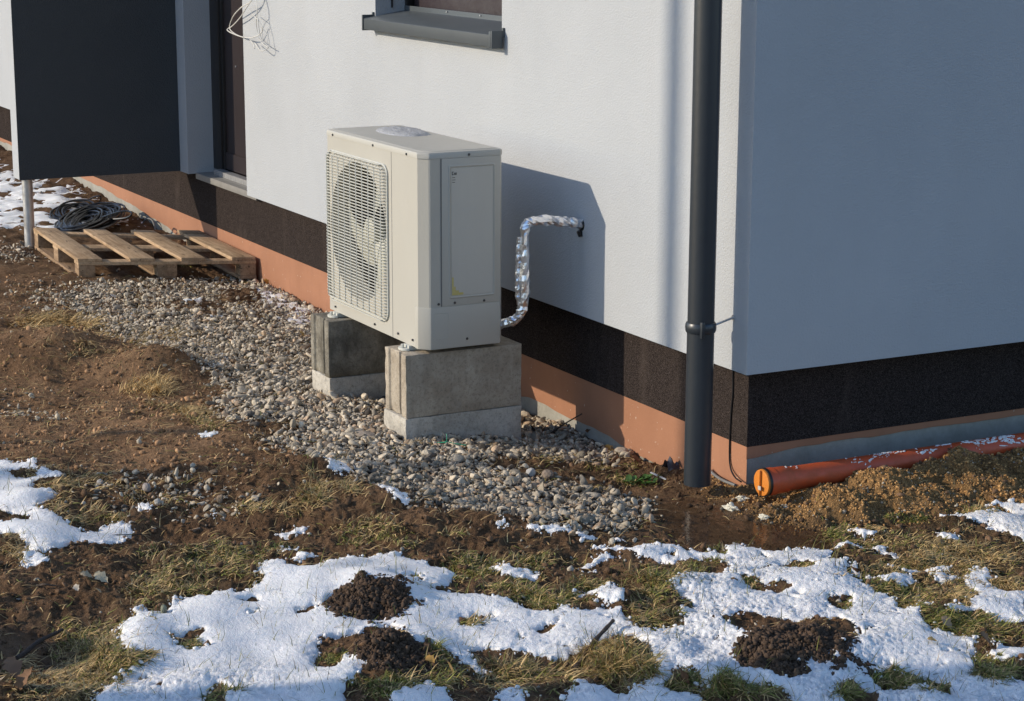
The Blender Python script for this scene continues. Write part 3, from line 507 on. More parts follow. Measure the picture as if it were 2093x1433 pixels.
GR = [(100, 655, 130, 14, 900, .12, .05, 1.3), (230, 690, 130, 12, 900, .12, .05, 1.35), (350, 700, 80, 10, 400, .10, .05, 1.35), (180, 720, 60, 6, 120, .08, .1, 1.2), (310, 795, 42, 14, 800, .10, .0, .7), (385, 842, 50, 14, 700, .09, .08, .9), (120, 660, 130, 12, 900, .14, .0, 1.3), (330, 690, 80, 12, 500, .13, .0, 1.3), (430, 860, 60, 14, 300, .08, .3, 1.1), (330, 830, 60, 14, 260, .07, .05, 1.2),
  (545, 690, 50, 12, 300, .03, .7, .9), (500, 660, 60, 10, 200, .03, .5, 1.1), (600, 695, 40, 12, 250, .05, .5, 1.0), (640, 1005, 60, 38, 700, .11, .15, .8), (560, 1035, 80, 20, 350, .09, .2, 1.1), (700, 1000, 60, 25, 300, .09, .1, 1.2), (110, 985, 130, 30, 900, .09, .1, 1.2), (90, 1040, 100, 20, 600, .09, .12, 1.1), (30, 1115, 40, 25, 300, .10, .05, 1.0), (300, 1010, 100, 25, 300, .07, .15, 1.2),
  (180, 1060, 70, 18, 300, .07, .3, 1.0), (420, 1150, 120, 35, 1500, .07, .45, .9), (340, 1205, 80, 28, 900, .08, .35, 1.0), (500, 1130, 90, 22, 600, .06, .5, .9), (560, 1170, 60, 16, 300, .06, .4, .9), (200, 1330, 85, 70, 2600, .085, .4, .95), (120, 1400, 110, 45, 1500, .10, .12, 1.2), (300, 1290, 60, 40, 1100, .075, .6, .7), (270, 1390, 70, 40, 900, .085, .4, .9), (290, 1350, 40, 30, 500, .07, .5, .8), (450, 1420, 50, 18, 300, .09, .7, .5),
  (400, 1320, 35, 14, 260, .05, .6, .9), (790, 1080, 90, 26, 500, .07, .35, 1.1), (760, 1110, 110, 20, 400, .05, .5, 1.0), (970, 1165, 75, 26, 1000, .065, .6, .8), (1090, 1150, 60, 24, 500, .06, .5, .9), (1060, 1200, 60, 20, 400, .06, .5, 1.0), (1120, 1228, 85, 22, 1300, .075, .6, .8), (1210, 1200, 60, 18, 500, .06, .4, 1.0), (1350, 1200, 60, 50, 1700, .065, .55, .8), (1310, 1260, 50, 30, 600, .08, .35, .9), (1400, 1250, 40, 22, 300, .06, .6, .8),
  (975, 1270, 42, 18, 260, .07, .6, .6), (1290, 1365, 75, 50, 1800, .13, .35, .8), (1240, 1340, 60, 35, 600, .12, .15, 1.0), (1080, 1385, 120, 35, 1100, .11, .3, .9), (900, 1390, 80, 35, 700, .09, .5, .8), (790, 1400, 70, 25, 800, .055, .7, .7), (690, 1350, 35, 16, 350, .045, .8, .6), (885, 1320, 28, 16, 140, .09, .85, .4), (500, 1258, 50, 6, 80, .04, .6, .9), (520, 1268, 20, 6, 60, .04, .6, .9),
  (840, 1180, 30, 7, 160, .05, .7, .8), (860, 1195, 40, 8, 160, .06, .6, .6), (1500, 1400, 120, 32, 1300, .10, .65, .8), (1390, 1410, 60, 30, 500, .10, .6, .6), (1460, 1135, 60, 18, 400, .07, .7, .8), (1600, 1165, 110, 12, 500, .05, .5, .9), (1400, 1165, 60, 14, 300, .05, .4, 1.0), (1540, 1190, 50, 10, 300, .05, .6, .8), (1600, 1240, 90, 20, 300, .04, .6, .8),
  (1700, 1098, 40, 12, 500, .045, .85, .8), (1855, 1060, 55, 9, 350, .04, .8, 1.0), (1770, 1082, 60, 8, 250, .06, .15, 1.2), (1800, 1110, 120, 18, 700, .06, .4, 1.2), (1950, 1130, 150, 40, 2600, .07, .10, 1.25), (1980, 1200, 150, 40, 2600, .075, .16, 1.2), (1830, 1160, 130, 22, 1200, .06, .25, 1.1), (1800, 1205, 110, 20, 1400, .065, .6, .9), (1940, 1275, 75, 32, 1700, .085, .75, .8), (2050, 1290, 60, 30, 800, .075, .5, 1.0), (1880, 1235, 60, 15, 500, .06, .5, 1.0),
  (1745, 1238, 32, 14, 400, .05, .6, .8), (1830, 1390, 110, 22, 900, .07, .65, .8), (1880, 1410, 70, 20, 400, .08, .6, .8), (2030, 1375, 70, 28, 1200, .075, .65, .8), (1730, 1420, 50, 16, 500, .07, .7, .7), (1285, 985, 50, 12, 400, .035, .6, .9), (1200, 1010, 100, 20, 200, .04, .3, 1.2), (1150, 930, 100, 16, 300, .07, .1, 1.3), (1230, 950, 60, 10, 200, .06, .5, 1.1), (2000, 1045, 50, 8, 400, .06, .3, 1.0),
  (350, 535, 60, 10, 200, .03, .8, .8), (160, 405, 120, 30, 300, .04, .1, 1.3), (40, 310, 60, 20, 200, .04, .2, 1.3)]
vs, fs, cs = [], [], []; off = 0
def addb(P, L, lean, wd, tint, **k):
    global off
    v, f, c = blades(P, L, lean, wd, tint, **k); vs.append(v); fs.append(f+off); cs.append(c); off += len(v)
def tints(n, green):
    g = RNG.uniform(0, 1, (n, 1)) < green; a = np.array([[.72, .50, .22]])*RNG.uniform(.2, 1.15, (n, 1)); b = np.array([[.23, .225, .05]])*RNG.uniform(.3, 1.5, (n, 1))
    return np.where(g, b, a)
for (u, v, ru, rv, n, L, gr, lean) in GR:
    nc = max(3, n//45); cu = RNG.normal(0, .45, nc)*ru+u; cv = RNG.normal(0, .45, nc)*rv+v; k = RNG.integers(0, nc, n)
    P = atg(cu[k]+RNG.normal(0, 6+ru*.08, n), np.minimum(cv[k]+RNG.normal(0, 3+rv*.08, n), 1500)); ok = ~((P[:, 0] < .05) & (P[:, 1] > .06)); P = P[ok]; k = k[ok]; n = len(P)
    hc = RNG.uniform(0, 6.28, nc)[k]
    P[:, 2] -= .003; sp = field(SNT, P[:, 0], P[:, 1]); kk = (sp < .004) | (RNG.uniform(0, 1, n) < .10); P = P[kk]; n = len(P); k = k[kk]
    addb(P, L*(RNG.uniform(.2, .8, n) if gr > .02 else RNG.uniform(.4, 1, n)), np.clip(np.where(RNG.uniform(0, 1, n) < (.84 if gr > .02 else .4), 1.30, lean)+RNG.normal(0, .2, n), .05, 1.55), RNG.uniform(.0016, .0046, n), tints(n, gr)*(1 if gr > .02 else 1.25), heading=hc[kk]+RNG.normal(0, 1.1, n))
# straw litter everywhere on the soil
q = sample(nosnow*front*(1-.9*np.clip(grav, 0, 1))*(1-.7*tan)*(1-.9*wet)*(1-.85*sand)*(.35+.65*(fbm(GX, GY, 4, 3, 71) > 0)), 11000, (-3.2, 2.8), (-3.4, 2.0))
addb(on(q), RNG.uniform(.02, .075, len(q)), np.full(len(q), 1.4), RNG.uniform(.0014, .0038, len(q)), tints(len(q), .18))
q = sample(np.clip(grav+tan, 0, 1)*front, 4200, (-6.5, .5), (-2.3, .05)); addb(on(q, .012), RNG.uniform(.03, .11, len(q)), np.full(len(q), 1.45), RNG.uniform(.0012, .0026, len(q)), tints(len(q), .08))
q = sample(SN.astype(float)*(GX > -2)*(.25+.75*(fbm(GX, GY, 5, 2, 99) > .1)), 1300, (-2, 2.6), (-3.2, 1.2)); P = on(q); addb(P, RNG.uniform(.03, .085, len(q)), RNG.uniform(.1, .9, len(q)), RNG.uniform(.0014, .0028, len(q)), tints(len(q), .8)*.8)
Vb = np.concatenate(vs); Fb = np.concatenate(fs); Cb = np.concatenate(cs)
tag(npmesh('grass', Vb, Fb, M['blade'], None, False, Cb), 'matted straw and green grass tufts poking out of soil and snow', 'grass', None, 'stuff')

# ------------------------------------------------------------------ puddle
pw = [at(u, v) for u, v in Z7([(-20, 300), (150, 250), (330, 300), (520, 320), (640, 380), (930, 430), (1000, 500), (900, 575), (700, 590), (450, 580), (200, 560), (20, 520), (-100, 400)])]
pc = at(1545, 1085); wz_ = pc[2]+.010
mb = MB(); mb.add([(p[0], p[1], wz_) for p in pw], [tuple(range(len(pw)))[::-1]])
o = mb.build('puddle_water', M['water']); tag(o, 'shallow brown puddle in the mud below the downspout', 'water', None, 'structure')

# ------------------------------------------------------------------ house
PF, PR = .082, -.104                                          # plinth faces, set back under the render
house = empty('house', (-7, 3, -.5), 'white rendered new house with dark plinth band, corner and door side', 'house')
HT = 3.3; DX0, DX1, WX0, WX1, WZ0 = -6.531, -5.431, -3.461, -2.04, 1.19
mb = MB()
def wallpanel(x0, x1, z0, z1): mb.box((x0, 0, z0), (x1, .32, z1))
wallpanel(-18, DX0, 0, HT); wallpanel(DX1, WX0, 0, HT); wallpanel(WX0, WX1, 0, WZ0-.02); wallpanel(WX0, WX1, 2.5, HT); wallpanel(DX0, DX1, 2.2, HT); wallpanel(WX1, 0, 0, HT)
mb.box((-.32, .3201, 0), (0, 9, HT)); mb.box((-18, 8.7, 0), (-.3202, 9, HT)); mb.box((-18.02, .3, 0), (-17.7, 8.7, HT))
o = mb.build('wall', M['render'], house, bevel=0)
mb = MB(); mb.box((-17.9, PF, -.318), (DX0+.0, .30, -.0005)); mb.box((DX0, PF, -.318), (DX1, .30, -.035)); mb.box((DX1, PF, -.318), (PR-.28, .30, -.0005)); mb.box((PR-.28, PF, -.318), (PR, 8.9, -.0005)); mb.build('plinth', M['mosaic'], house)
# brown waterproof coat with a ragged lower edge over raw concrete foundation
mb = MB(); mb.box((-17.88, PF+.006, -.95), (PR-.006, 8.88, -.3185)); mb.build('foundation', M['rawcon'], house)
mb = MB(); xs = np.linspace(-17.9, PR, 700); low = np.interp(xs, WX, WZ)+np.interp(xs, [-14, -8, -5.2, -2.4, -1.9, -1.3, -.8, -.3, -.1], [.05, .06, -.03, .01, .075, .05, -.01, -.03, -.02])+.018*fbm(xs, xs*0, 2.2, 3, 4)
vv = []; ff = []
for x, l in zip(xs, low): vv += [(x, PF+.0015, -.3182), (x, PF+.0015, l), (x, PF+.0055, l-.002)]
for i in range(len(xs)-1):
    for k in (0, 1): ff.append((3*i+k, 3*i+k+1, 3*i+k+4, 3*i+k+3))
mb.add(vv, ff); ys = np.linspace(PF, 8.9, 300); low = -.347+.012*fbm(ys, ys*0, 2.5, 3, 6)-.02*sst(.25, .02, ys-PF); vv = []; ff = []
for y, l in zip(ys, low): vv += [(PR-.0015, y, -.3182), (PR-.0015, y, l), (PR-.0055, y, l-.002)]
for i in range(len(ys)-1):
    for k in (0, 1): ff.append((3*i+k, 3*i+3+k, 3*i+k+4, 3*i+k+1))
mb.add(vv, ff); mb.build('foundation_coat', M['brown'], house)
mb = MB(); mb.box((-18.4, -.42, HT), (.42, 9.4, HT+.12)); mb.build('roof', M['sill'], house)
# window
win = bpy.data.objects.new('window', None); COL.objects.link(win); win.parent = house
def under(o_parent, mbx, name, mat, **k):                    # sub-part: coordinates are world, parents at origin offset of the house
    return mbx.build(name, mat, o_parent, **k)
YR = .21
mb = MB(); mb.box((WX0, YR, WZ0+.02), (WX1, YR+.02, 2.5)); under(win, mb, 'shutter_panel', M['film'])
mb = MB(); mb.box((WX0+.001, YR-.045, WZ0+.01), (WX0+.028, YR-.001, 2.5)); under(win, mb, 'frame', M['black'], bevel=.003); mb = MB(); mb.box((WX1-.028, YR-.045, WZ0+.01), (WX1-.001, YR-.001, 2.5)); under(win, mb, 'frame', M['black'], bevel=.003)
mb = MB(); mb.box((WX0-.0, .088, WZ0+.03), (WX0+.010, .094, 2.5)); under(win, mb, 'guide_rail', M['black'])
mb = MB()                                                     # sill: sloping top, front lip, rear upstand
x0, x1 = WX0-.01, WX1+.02; yf = -.062; prof = [(yf, 1.112), (yf, 1.166), (yf+.004, 1.169), (YR-.046, 1.205), (YR-.046, 1.23), (YR-.043, 1.23), (YR-.043, 1.200), (yf+.006, 1.163), (yf+.003, 1.112)]
vv = [(x, y, z) for x in (x0, x1) for y, z in prof]; n9 = len(prof); mb.add(vv, [(k, (k+1) % n9, n9+(k+1) % n9, n9+k) for k in range(n9)]+[tuple(range(n9))[::-1], tuple(range(n9, 2*n9))])
under(win, mb, 'sill', M['sill'], bevel=.0012)
for s_, xx in ((-1, x0), (1, x1)):
    mb = MB(); a_, b_ = (xx-.012, xx-.0005) if s_ < 0 else (xx+.0005, xx+.012)
    mb.box((a_, yf-.006, 1.106), (b_, -.012, 1.186)); mb.box((a_, -.0118, 1.155), (b_, .0, 1.198)); 
    if s_ > 0: mb.box((xx-.020, yf-.0065, 1.106), (xx, yf-.0015, 1.184))
    under(win, mb, 'end_cap', M['sill'], bevel=.002)
for xx in (-2.95, -2.58, -2.18):
    mb = MB(); mb.tube([(xx, YR-.052, 1.221), (xx, YR-.046, 1.221)], .004, 8); under(win, mb, 'screw', M['galv'])
# door
door = bpy.data.objects.new('door', None); COL.objects.link(door); door.parent = house
mb = MB(); mb.box((DX0+.001, .175, .03), (DX0+.16, .26, 2.2)); under(door, mb, 'frame', M['black'], bevel=.003); mb = MB(); mb.box((DX0+.1605, .186, .03), (DX0+.20, .26, 2.2)); under(door, mb, 'frame_strip', M['black'], bevel=.003)
mb = MB(); mb.box((DX0+.2005, .20, .05), (DX1, .24, 2.2)); under(door, mb, 'leaf', M['doorleaf'])
mb = MB(); mb.box((DX0+.2, .190, .045), (DX1, .1998, .155)); under(door, mb, 'bottom_rail', M['doorleaf'], bevel=.004)
mb = MB(); mb.box((DX0-.0005, .05, -.034), (DX1+.02, .31, .006)); under(door, mb, 'threshold', M['stone_sill'], bevel=.003)
mb = MB(); mb.box((DX0+.14, .125, .0065), (DX1+.0, .186, .040)); under(door, mb, 'threshold_strip', M['galv'], bevel=.003)
mb = MB(); p = ony(483, 136, .2); mb.tube([(p[0], .193, p[2]), (p[0], .2, p[2])], .006, 8); under(door, mb, 'screw', M['galv'])
# downspout
ds = bpy.data.objects.new('downspout', None); COL.objects.link(ds); ds.parent = house
dx, dy, dr_ = -.104, -.144, .0515
mb = MB(); n_ = 40
for z0, z1, r in ((-.437, .185, dr_+.0008), (.185, HT, dr_)):
    ring = [(dx+r*math.cos(2*math.pi*k/n_), dy+r*math.sin(2*math.pi*k/n_)) for k in range(n_)]; ri = [(dx+(r-.002)*math.cos(2*math.pi*k/n_), dy+(r-.002)*math.sin(2*math.pi*k/n_)) for k in range(n_)]
    vv = [(x, y, z) for z in (z0, z1) for x, y in ring]+[(x, y, z) for z in (z0, z1) for x, y in ri]
    ff = [(k, (k+1) % n_, n_+(k+1) % n_, n_+k) for k in range(n_)]+[(2*n_+(k+1) % n_, 2*n_+k, 3*n_+k, 3*n_+(k+1) % n_) for k in range(n_)]+[((k+1) % n_, k, 2*n_+k, 2*n_+(k+1) % n_) for k in range(n_)]
    mb.add(vv, ff)
under(ds, mb, 'pipe', M['downpipe'], smooth=True)
mb = MB(); prof = [(0, .162), (.003, .163), (.0065, .170), (.0075, .182), (.0065, .194), (.003, .201), (0, .202)]
vv = [(dx+(dr_+.001+a)*math.cos(2*math.pi*k/n_), dy+(dr_+.001+a)*math.sin(2*math.pi*k/n_), z) for a, z in prof for k in range(n_)]
mb.add(vv, [(i*n_+k, i*n_+(k+1) % n_, (i+1)*n_+(k+1) % n_, (i+1)*n_+k) for i in range(len(prof)-1) for k in range(n_)]); under(ds, mb, 'collar', M['downpipe'], smooth=True)
mb = MB(); an = rad(-28); ex, ey = dx+(dr_+.006)*math.cos(an), dy+(dr_+.006)*math.sin(an); mb.box((ex-.004, ey-.008, .150), (ex+.012, ey+.006, .212)); under(ds, mb, 'clamp_bolt', M['downpipe'], bevel=.003)
mb = MB(); mb.tube([(dx+.03, dy+.045, .192), (dx+.005, .0, .207)], .0048, 8); mb.tube([(dx+.006, -.004, .207), (dx+.005, .002, .207)], .010, 10); under(ds, mb, 'bracket', M['galv'], smooth=True)

# porch side screen
scr = empty('porch_screen', (-6.78, -.55, .0), 'dark grey hanging side screen of the entrance with pale edge, carried by a steel post', 'screen')
mb = MB(); mb.box((-6.852, -1.07, .004), (-6.697, -.001, 2.6)); mb.build('core', M['stone_sill'] if False else M['render'], scr)
mb = MB(); mb.box((-6.696, -1.0715, .002), (-6.690, -.001, 2.6)); mb.build('face_panel', M['anthracite'], scr)
mb = MB(); mb.tube([(-6.805, -.995, -.50), (-6.805, -.995, .0035)], .034, 24); mb.build('post', M['galv'], scr, smooth=True)

# ------------------------------------------------------------------ heat pump
X0, X1, Y0, Y1, ZB, ZT = -2.384, -1.357, -.726, -.345, -.098, .738
hp = empty('heat_pump', ((X0+X1)/2, (Y0+Y1)/2, ZB), 'off white outdoor heat pump unit with round fan grille standing on concrete blocks', 'heat pump')
CH = .040
foot = [(X0+.012, Y0), (X1-CH, Y0), (X1-.004, Y0+CH-.006), (X1, Y0+CH), (X1, Y1-.015), (X1-.015, Y1), (X0+.015, Y1), (X0, Y1-.015), (X0, Y0+.012)]
FCX, FCZ, FR = -2.03, .312, .312; GHX, GHZ = .332, .342
bm = bmesh.new()
def ringv(z, pts, ins=0):
    cx, cy = (X0+X1)/2, (Y0+Y1)/2; return [bm.verts.new((x+(cx-x)*ins*2, y+(cy-y)*ins*5, z)) for x, y in pts]
ra = ringv(ZB, foot); rb = ringv(ZT-.022, foot); m_ = len(foot)
for k in range(m_):
    if k == 0: continue                                        # front face is made with the fan hole
    a, b = k, (k+1) % m_; bm.faces.new((ra[a], ra[b], rb[b], rb[a]))
bm.faces.new(ra[::-1])
circ = [bm.verts.new((FCX+FR*math.cos(2*math.pi*k/64), Y0, FCZ+FR*math.sin(2*math.pi*k/64))) for k in range(64)]
outer = [ra[0], ra[1], rb[1], rb[0]]
es = []
for lst in (outer, circ):
    for k in range(len(lst)):
        a, b = lst[k], lst[(k+1) % len(lst)]; e = bm.edges.get((a, b)) or bm.edges.new((a, b)); es.append(e)
bmesh.ops.triangle_fill(bm, use_beauty=True, edges=es, normal=(0, -1, 0))
bmesh.ops.recalc_face_normals(bm, faces=bm.faces)
c2 = [bm.verts.new((FCX+(FR-.012)*math.cos(2*math.pi*k/64), Y0+.10, FCZ+(FR-.012)*math.sin(2*math.pi*k/64))) for k in range(64)]
for k in range(64): bm.faces.new((circ[k], circ[(k+1) % 64], c2[(k+1) % 64], c2[k]))
me = bpy.data.meshes.new('casing'); bmesh.ops.translate(bm, verts=bm.verts, vec=-Vector(hp.location)); bm.to_mesh(me); bm.free()
o = link('casing', me, M['casing'], hp)
# top lid, slightly proud
mb = MB(); P_ = .0022; cx, cy = (X0+X1)/2, (Y0+Y1)/2
def grow(pts, g): return [(x+(g if x > cx else -g), y+(g if y > cy else -g)) for x, y in pts]
prof = [(P_, ZT-.026), (P_, ZT-.008), (P_-.003, ZT-.002), (P_-.008, ZT), (-.016, ZT+.0005), (-.019, ZT+.0035), (-.024, ZT+.0035)]
rings = [[(x, y, z) for x, y in grow(foot, g)] for g, z in prof]; vv = [p for r in rings for p in r]
ff = [(i*m_+k, i*m_+(k+1) % m_, (i+1)*m_+(k+1) % m_, (i+1)*m_+k) for i in range(len(prof)-1) for k in range(m_)]+[tuple(range((len(prof)-1)*m_, len(prof)*m_)), tuple(range(m_))[::-1]]
mb.add(vv, ff); mb.build('lid', M['casing'], hp, smooth=True)
# lower service cover wrapping the corner, and side panel raised field
def skin(z0, z1, pts, off, nm, mat, bev=.002):
    mbx = MB(); outp = pts; inn_ = [(x-(.002 if abs(x-X1) < .06 else 0), y+.002) for x, y in pts]
    return mbx
mb = MB(); cov = [(-1.425, Y0-.003), (X1-CH+.001, Y0-.003), (X1-.003, Y0+CH-.008), (X1+.003, Y0+CH), (X1+.003, Y1-.014), (X1-.01, Y1-.014), (X1-.01, Y0+CH+.002), (X1-CH, Y0+.008), (-1.425, Y0+.008)]
mb.prism(cov, ZB-.002, .080); mb.build('service_cover', M['casing'], hp, bevel=.002)
mb = MB(); mb.box((X1-.004, -.634, .0845), (X1+.0028, Y1-.014, ZT-.0275)); mb.build('side_panel', M['casing'], hp, bevel=.0015)
sp = [c for c in hp.children if c.name.startswith('side_panel')][0]

# side recess frame (raised rim)
def rim(y0, y1, z0, z1, wd, x, d, name, mat, par, r=.012):
    mbx = MB(); segs = []
    def rr(y0, y1, z0, z1, r):
        out = []
        for cyy, czz, a0 in ((y1-r, z1-r, 0), (y0+r, z1-r, 90), (y0+r, z0+r, 180), (y1-r, z0+r, 270)):
            for k in range(5): a = rad(a0+k*22.5); out.append((cyy+r*math.cos(a), czz+r*math.sin(a)))
        return out
    o1 = rr(y0, y1, z0, z1, r); o2 = rr(y0+wd, y1-wd, z0+wd, z1-wd, max(r-wd, .002)); o3 = rr(y0+wd/2, y1-wd/2, z0+wd/2, z1-wd/2, r-wd/2); n = len(o1)
    vv = [(x, a, b) for a, b in o1]+[(x+d, a, b) for a, b in o3]+[(x, a, b) for a, b in o2]
    mbx.add(vv, [(i*n+k, i*n+(k+1) % n, (i+1)*n+(k+1) % n, (i+1)*n+k) for i in (0, 1) for k in range(n)]); return mbx.build(name, mat, par, smooth=True)
rim(-.604, -.382, .112, .682, .012, X1+.0030, .0035, 'label_rim', M['casing'], hp)
mb = MB(); mb.box((X1+.0032, -.591, .126), (X1+.0044, -.396, .668)); mb.build('label', M['label'], hp)
lb = [c for c in hp.children if c.name.startswith('label') and 'rim' not in c.name][0]
xl = X1+.0048
mb = MB(); mb.box((xl, -.589, .128), (xl+.0004, -.581, .205)); mb.box((xl, -.5808, .128), (xl+.0004, -.572, .165)); mb.box((xl, -.5718, .128), (xl+.0004, -.556, .148)); mb.box((xl, -.5558, .128), (xl+.0004, -.535, .138)); mb.build('yellow_marking', M['yellow'], lb)
mb = MB(); zz = .650
for a, b, c_, d_ in ((-.587, -.5845, .640, .654), (-.5845, -.580, .6515, .654), (-.5845, -.580, .640, .6425), (-.578, -.576, .640, .650), (-.5745, -.5725, .640, .649), (-.571, -.569, .640, .650), (-.5675, -.5655, .640, .650)):
    mb.box((xl, a, c_), (xl+.0004, b, d_))
for k in range(3): mb.box((xl, -.586, .628-.010*k), (xl+.0004, -.573+.002*(k % 2), .630-.010*k))
mb.build('printed_word', M['ink'], lb)
for z, a, b in ((.6462, -.560, -.505), (.608, -.584, -.555), (.590, -.584, -.575), (.578, -.584, -.575), (.566, -.584, -.575), (.540, -.584, -.577), (.495, -.545, -.47), (.488, -.545, -.475), (.41, -.54, -.49), (.37, -.545, -.50), (.30, -.56, -.50), (.26, -.56, -.51), (.345, -.42, -.405)):
    mb = MB(); mb.box((xl, a, z), (xl+.0003, b, z+.0022)); mb.build('printed_line', M['faintink'], lb)
rim(-.672, -.604, -.056, .058, .004, X1+.0032, .0010, 'knockout_plate', M['casing'], hp, .010)
SEAM = M['screw']
mb = MB(); mb.box((X1+.0005, -.6385, .083), (X1+.0025, -.6345, ZT-.028)); mb.box((-1.4275, Y0-.0008, ZB), (-1.425, Y0+.001, .08)); mb.box((-1.661, Y0-.0012, ZB+.002), (-1.6595, Y0+.001, ZT-.027)); mb.build('panel_seam', M['conduit'], hp)
def screw(pt, nrm):
    mbx = MB(); p = Vector(pt); n = Vector(nrm); mbx.tube([p, p+n*.0035], [.0058, .0045], 10); mbx.build('screw', M['screw'], hp, smooth=False)
for x, z in ((-2.300, .720), (-1.848, .720), (-1.498, .720), (-2.30, -.075), (-1.85, -.075), (-1.60, -.070), (-1.45, -.070)): screw((x, Y0-.003, z), (0, -1, 0))
for y, z in ((-.651, .095), (-.575, .095), (-.436, .093), (-.517, -.066), (-.507, .722)): screw((X1+.0032, y, z), (1, 0, 0))
# grille
mb = MB(); yG = Y0-.022; nH = 50; nV = 9
def half(z):                                                  # half width of the rounded grille at height z
    r = .045; dz = abs(z-FCZ+.007)-(GHZ-r)
    return GHX if dz <= 0 else GHX-r+math.sqrt(max(r*r-dz*dz, 0))
gcz = FCZ-.007
for i in range(nH+1):
    z = gcz-GHZ+2*GHZ*i/nH; h = half(z)-.002
    e = .022
    mb.tube([(FCX-h, Y0-.002, z), (FCX-h+.008, yG+.004, z), (FCX-h+e, yG, z), (FCX+h-e, yG, z), (FCX+h-.008, yG+.004, z), (FCX+h, Y0-.002, z)], .0025, 5)
for j in range(nV+1):
    x = FCX-GHX+.03+(2*GHX-.06)*j/nV; mb.tube([(x, Y0-.002, gcz-GHZ+.002), (x, yG-.001, gcz-GHZ+.02), (x, yG-.001, gcz+GHZ-.02), (x, Y0-.002, gcz+GHZ-.002)], .0028, 5)
pts = []
for cxx, czz, a0 in ((GHX-.045, GHZ-.045, 0), (-GHX+.045, GHZ-.045, 90), (-GHX+.045, -GHZ+.045, 180), (GHX-.045, -GHZ+.045, 270)):
    for k in range(7): a = rad(a0+k*15); pts.append((FCX+cxx+.045*math.cos(a), Y0-.004, gcz+czz+.045*math.sin(a)))
pts.append(pts[0]); mb.tube(pts, .005, 6, False)
mb.build('fan_grille', M['grille'], hp, smooth=True)
# inside: back wall with fins, motor, fan
mb = MB(); mb.box((X0+.01, Y1-.06, ZB+.01), (X1-.02, Y1-.05, ZT-.03))
for k in range(70):
    x = FCX-.35+.01*k; mb.box((x, Y1-.075, ZB+.02), (x+.0015, Y1-.0605, ZT-.04))
mb.build('heat_exchanger', M['fins'], hp)
mb = MB(); mb.box((X0+.012, Y1-.11, FCZ-.05), (X1-.35, Y1-.095, FCZ-.02)); mb.box((X0+.012, Y1-.11, FCZ+.02), (X1-.35, Y1-.095, FCZ+.05)); mb.tube([(FCX, Y1-.11, FCZ), (FCX, Y0+.12, FCZ)], .055, 20); mb.build('fan_motor', M['fins'], hp, smooth=True)
mb = MB(); mb.tube([(FCX, Y0+.045, FCZ), (FCX, Y0+.055, FCZ), (FCX, Y0+.13, FCZ)], [.035, .060, .066], 24)
vv = []; ff = []
for b in range(3):
    base_ = len(vv); a0 = rad(100+120*b); nr, na_ = 7, 12
    for i in range(nr):
        r = .06+(FR-.03-.06)*i/(nr-1); sp_ = rad(78)*(1-.15*i/(nr-1)); off_ = rad(-32)*(i/(nr-1))**1.5
        for j in range(na_):
            t = j/(na_-1); a = a0+off_+sp_*(t-.5); y = Y0+.062+.075*t-.010*math.sin(math.pi*t)
            vv.append((FCX+r*math.cos(a), y, FCZ+r*math.sin(a)))
    for i in range(nr-1):
        for j in range(na_-1): p0 = base_+i*na_+j; ff.append((p0, p0+1, p0+na_+1, p0+na_))
mb.add(vv, ff); mb.build('fan', M['fan'], hp, smooth=True)
for fx in (-1.50, -2.29):                                     # feet
    mb = MB(); mb.box((fx-.03, Y0-.012, ZB-.022), (fx+.03, Y1+.02, ZB-.0015)); st_ = [(fx-.035+.035*(1-math.cos(a)) if False else fx+.04*math.cos(a), Y0-.012+.032*math.sin(a)) for a in np.linspace(math.pi, 2*math.pi, 12)]
    mb.prism([(x, y) for x, y in st_], ZB-.022, ZB-.012); mb.tube([(fx, Y0-.028, ZB-.012), (fx, Y0-.028, ZB+.004)], .008, 6); mb.build('foot', M['grille'], hp, bevel=.002)
# melting snow on the lid
sc_ = onz(822, 271, ZT+.003); mb = MB(); vv = []; ff = []; NR, NA = 12, 40
for i in range(NR+1):
    for k in range(NA):
        a = 2*math.pi*k/NA; r = (i/NR)*(1+.10*float(perlin(math.cos(a)*1.5+9, math.sin(a)*1.5+3, 2))); x = sc_[0]+.175*r*math.cos(a); y = sc_[1]+.105*r*math.sin(a)
        z = ZT+.004+.020*math.sqrt(max(0, 1-(i/NR)**2))*(1+.35*float(perlin(x*45, y*45, 6)))-.0005; vv.append((x, y, z))
ff = [(i*NA+k, i*NA+(k+1) % NA, (i+1)*NA+(k+1) % NA, (i+1)*NA+k) for i in range(NR) for k in range(NA)][::1]
mb.add(vv, [f[::-1] for f in ff]); o = mb.build('snow_patch', M['wetsnow'], smooth=True); tag(o, 'small oval patch of glassy melting snow on top of the heat pump', 'snow')

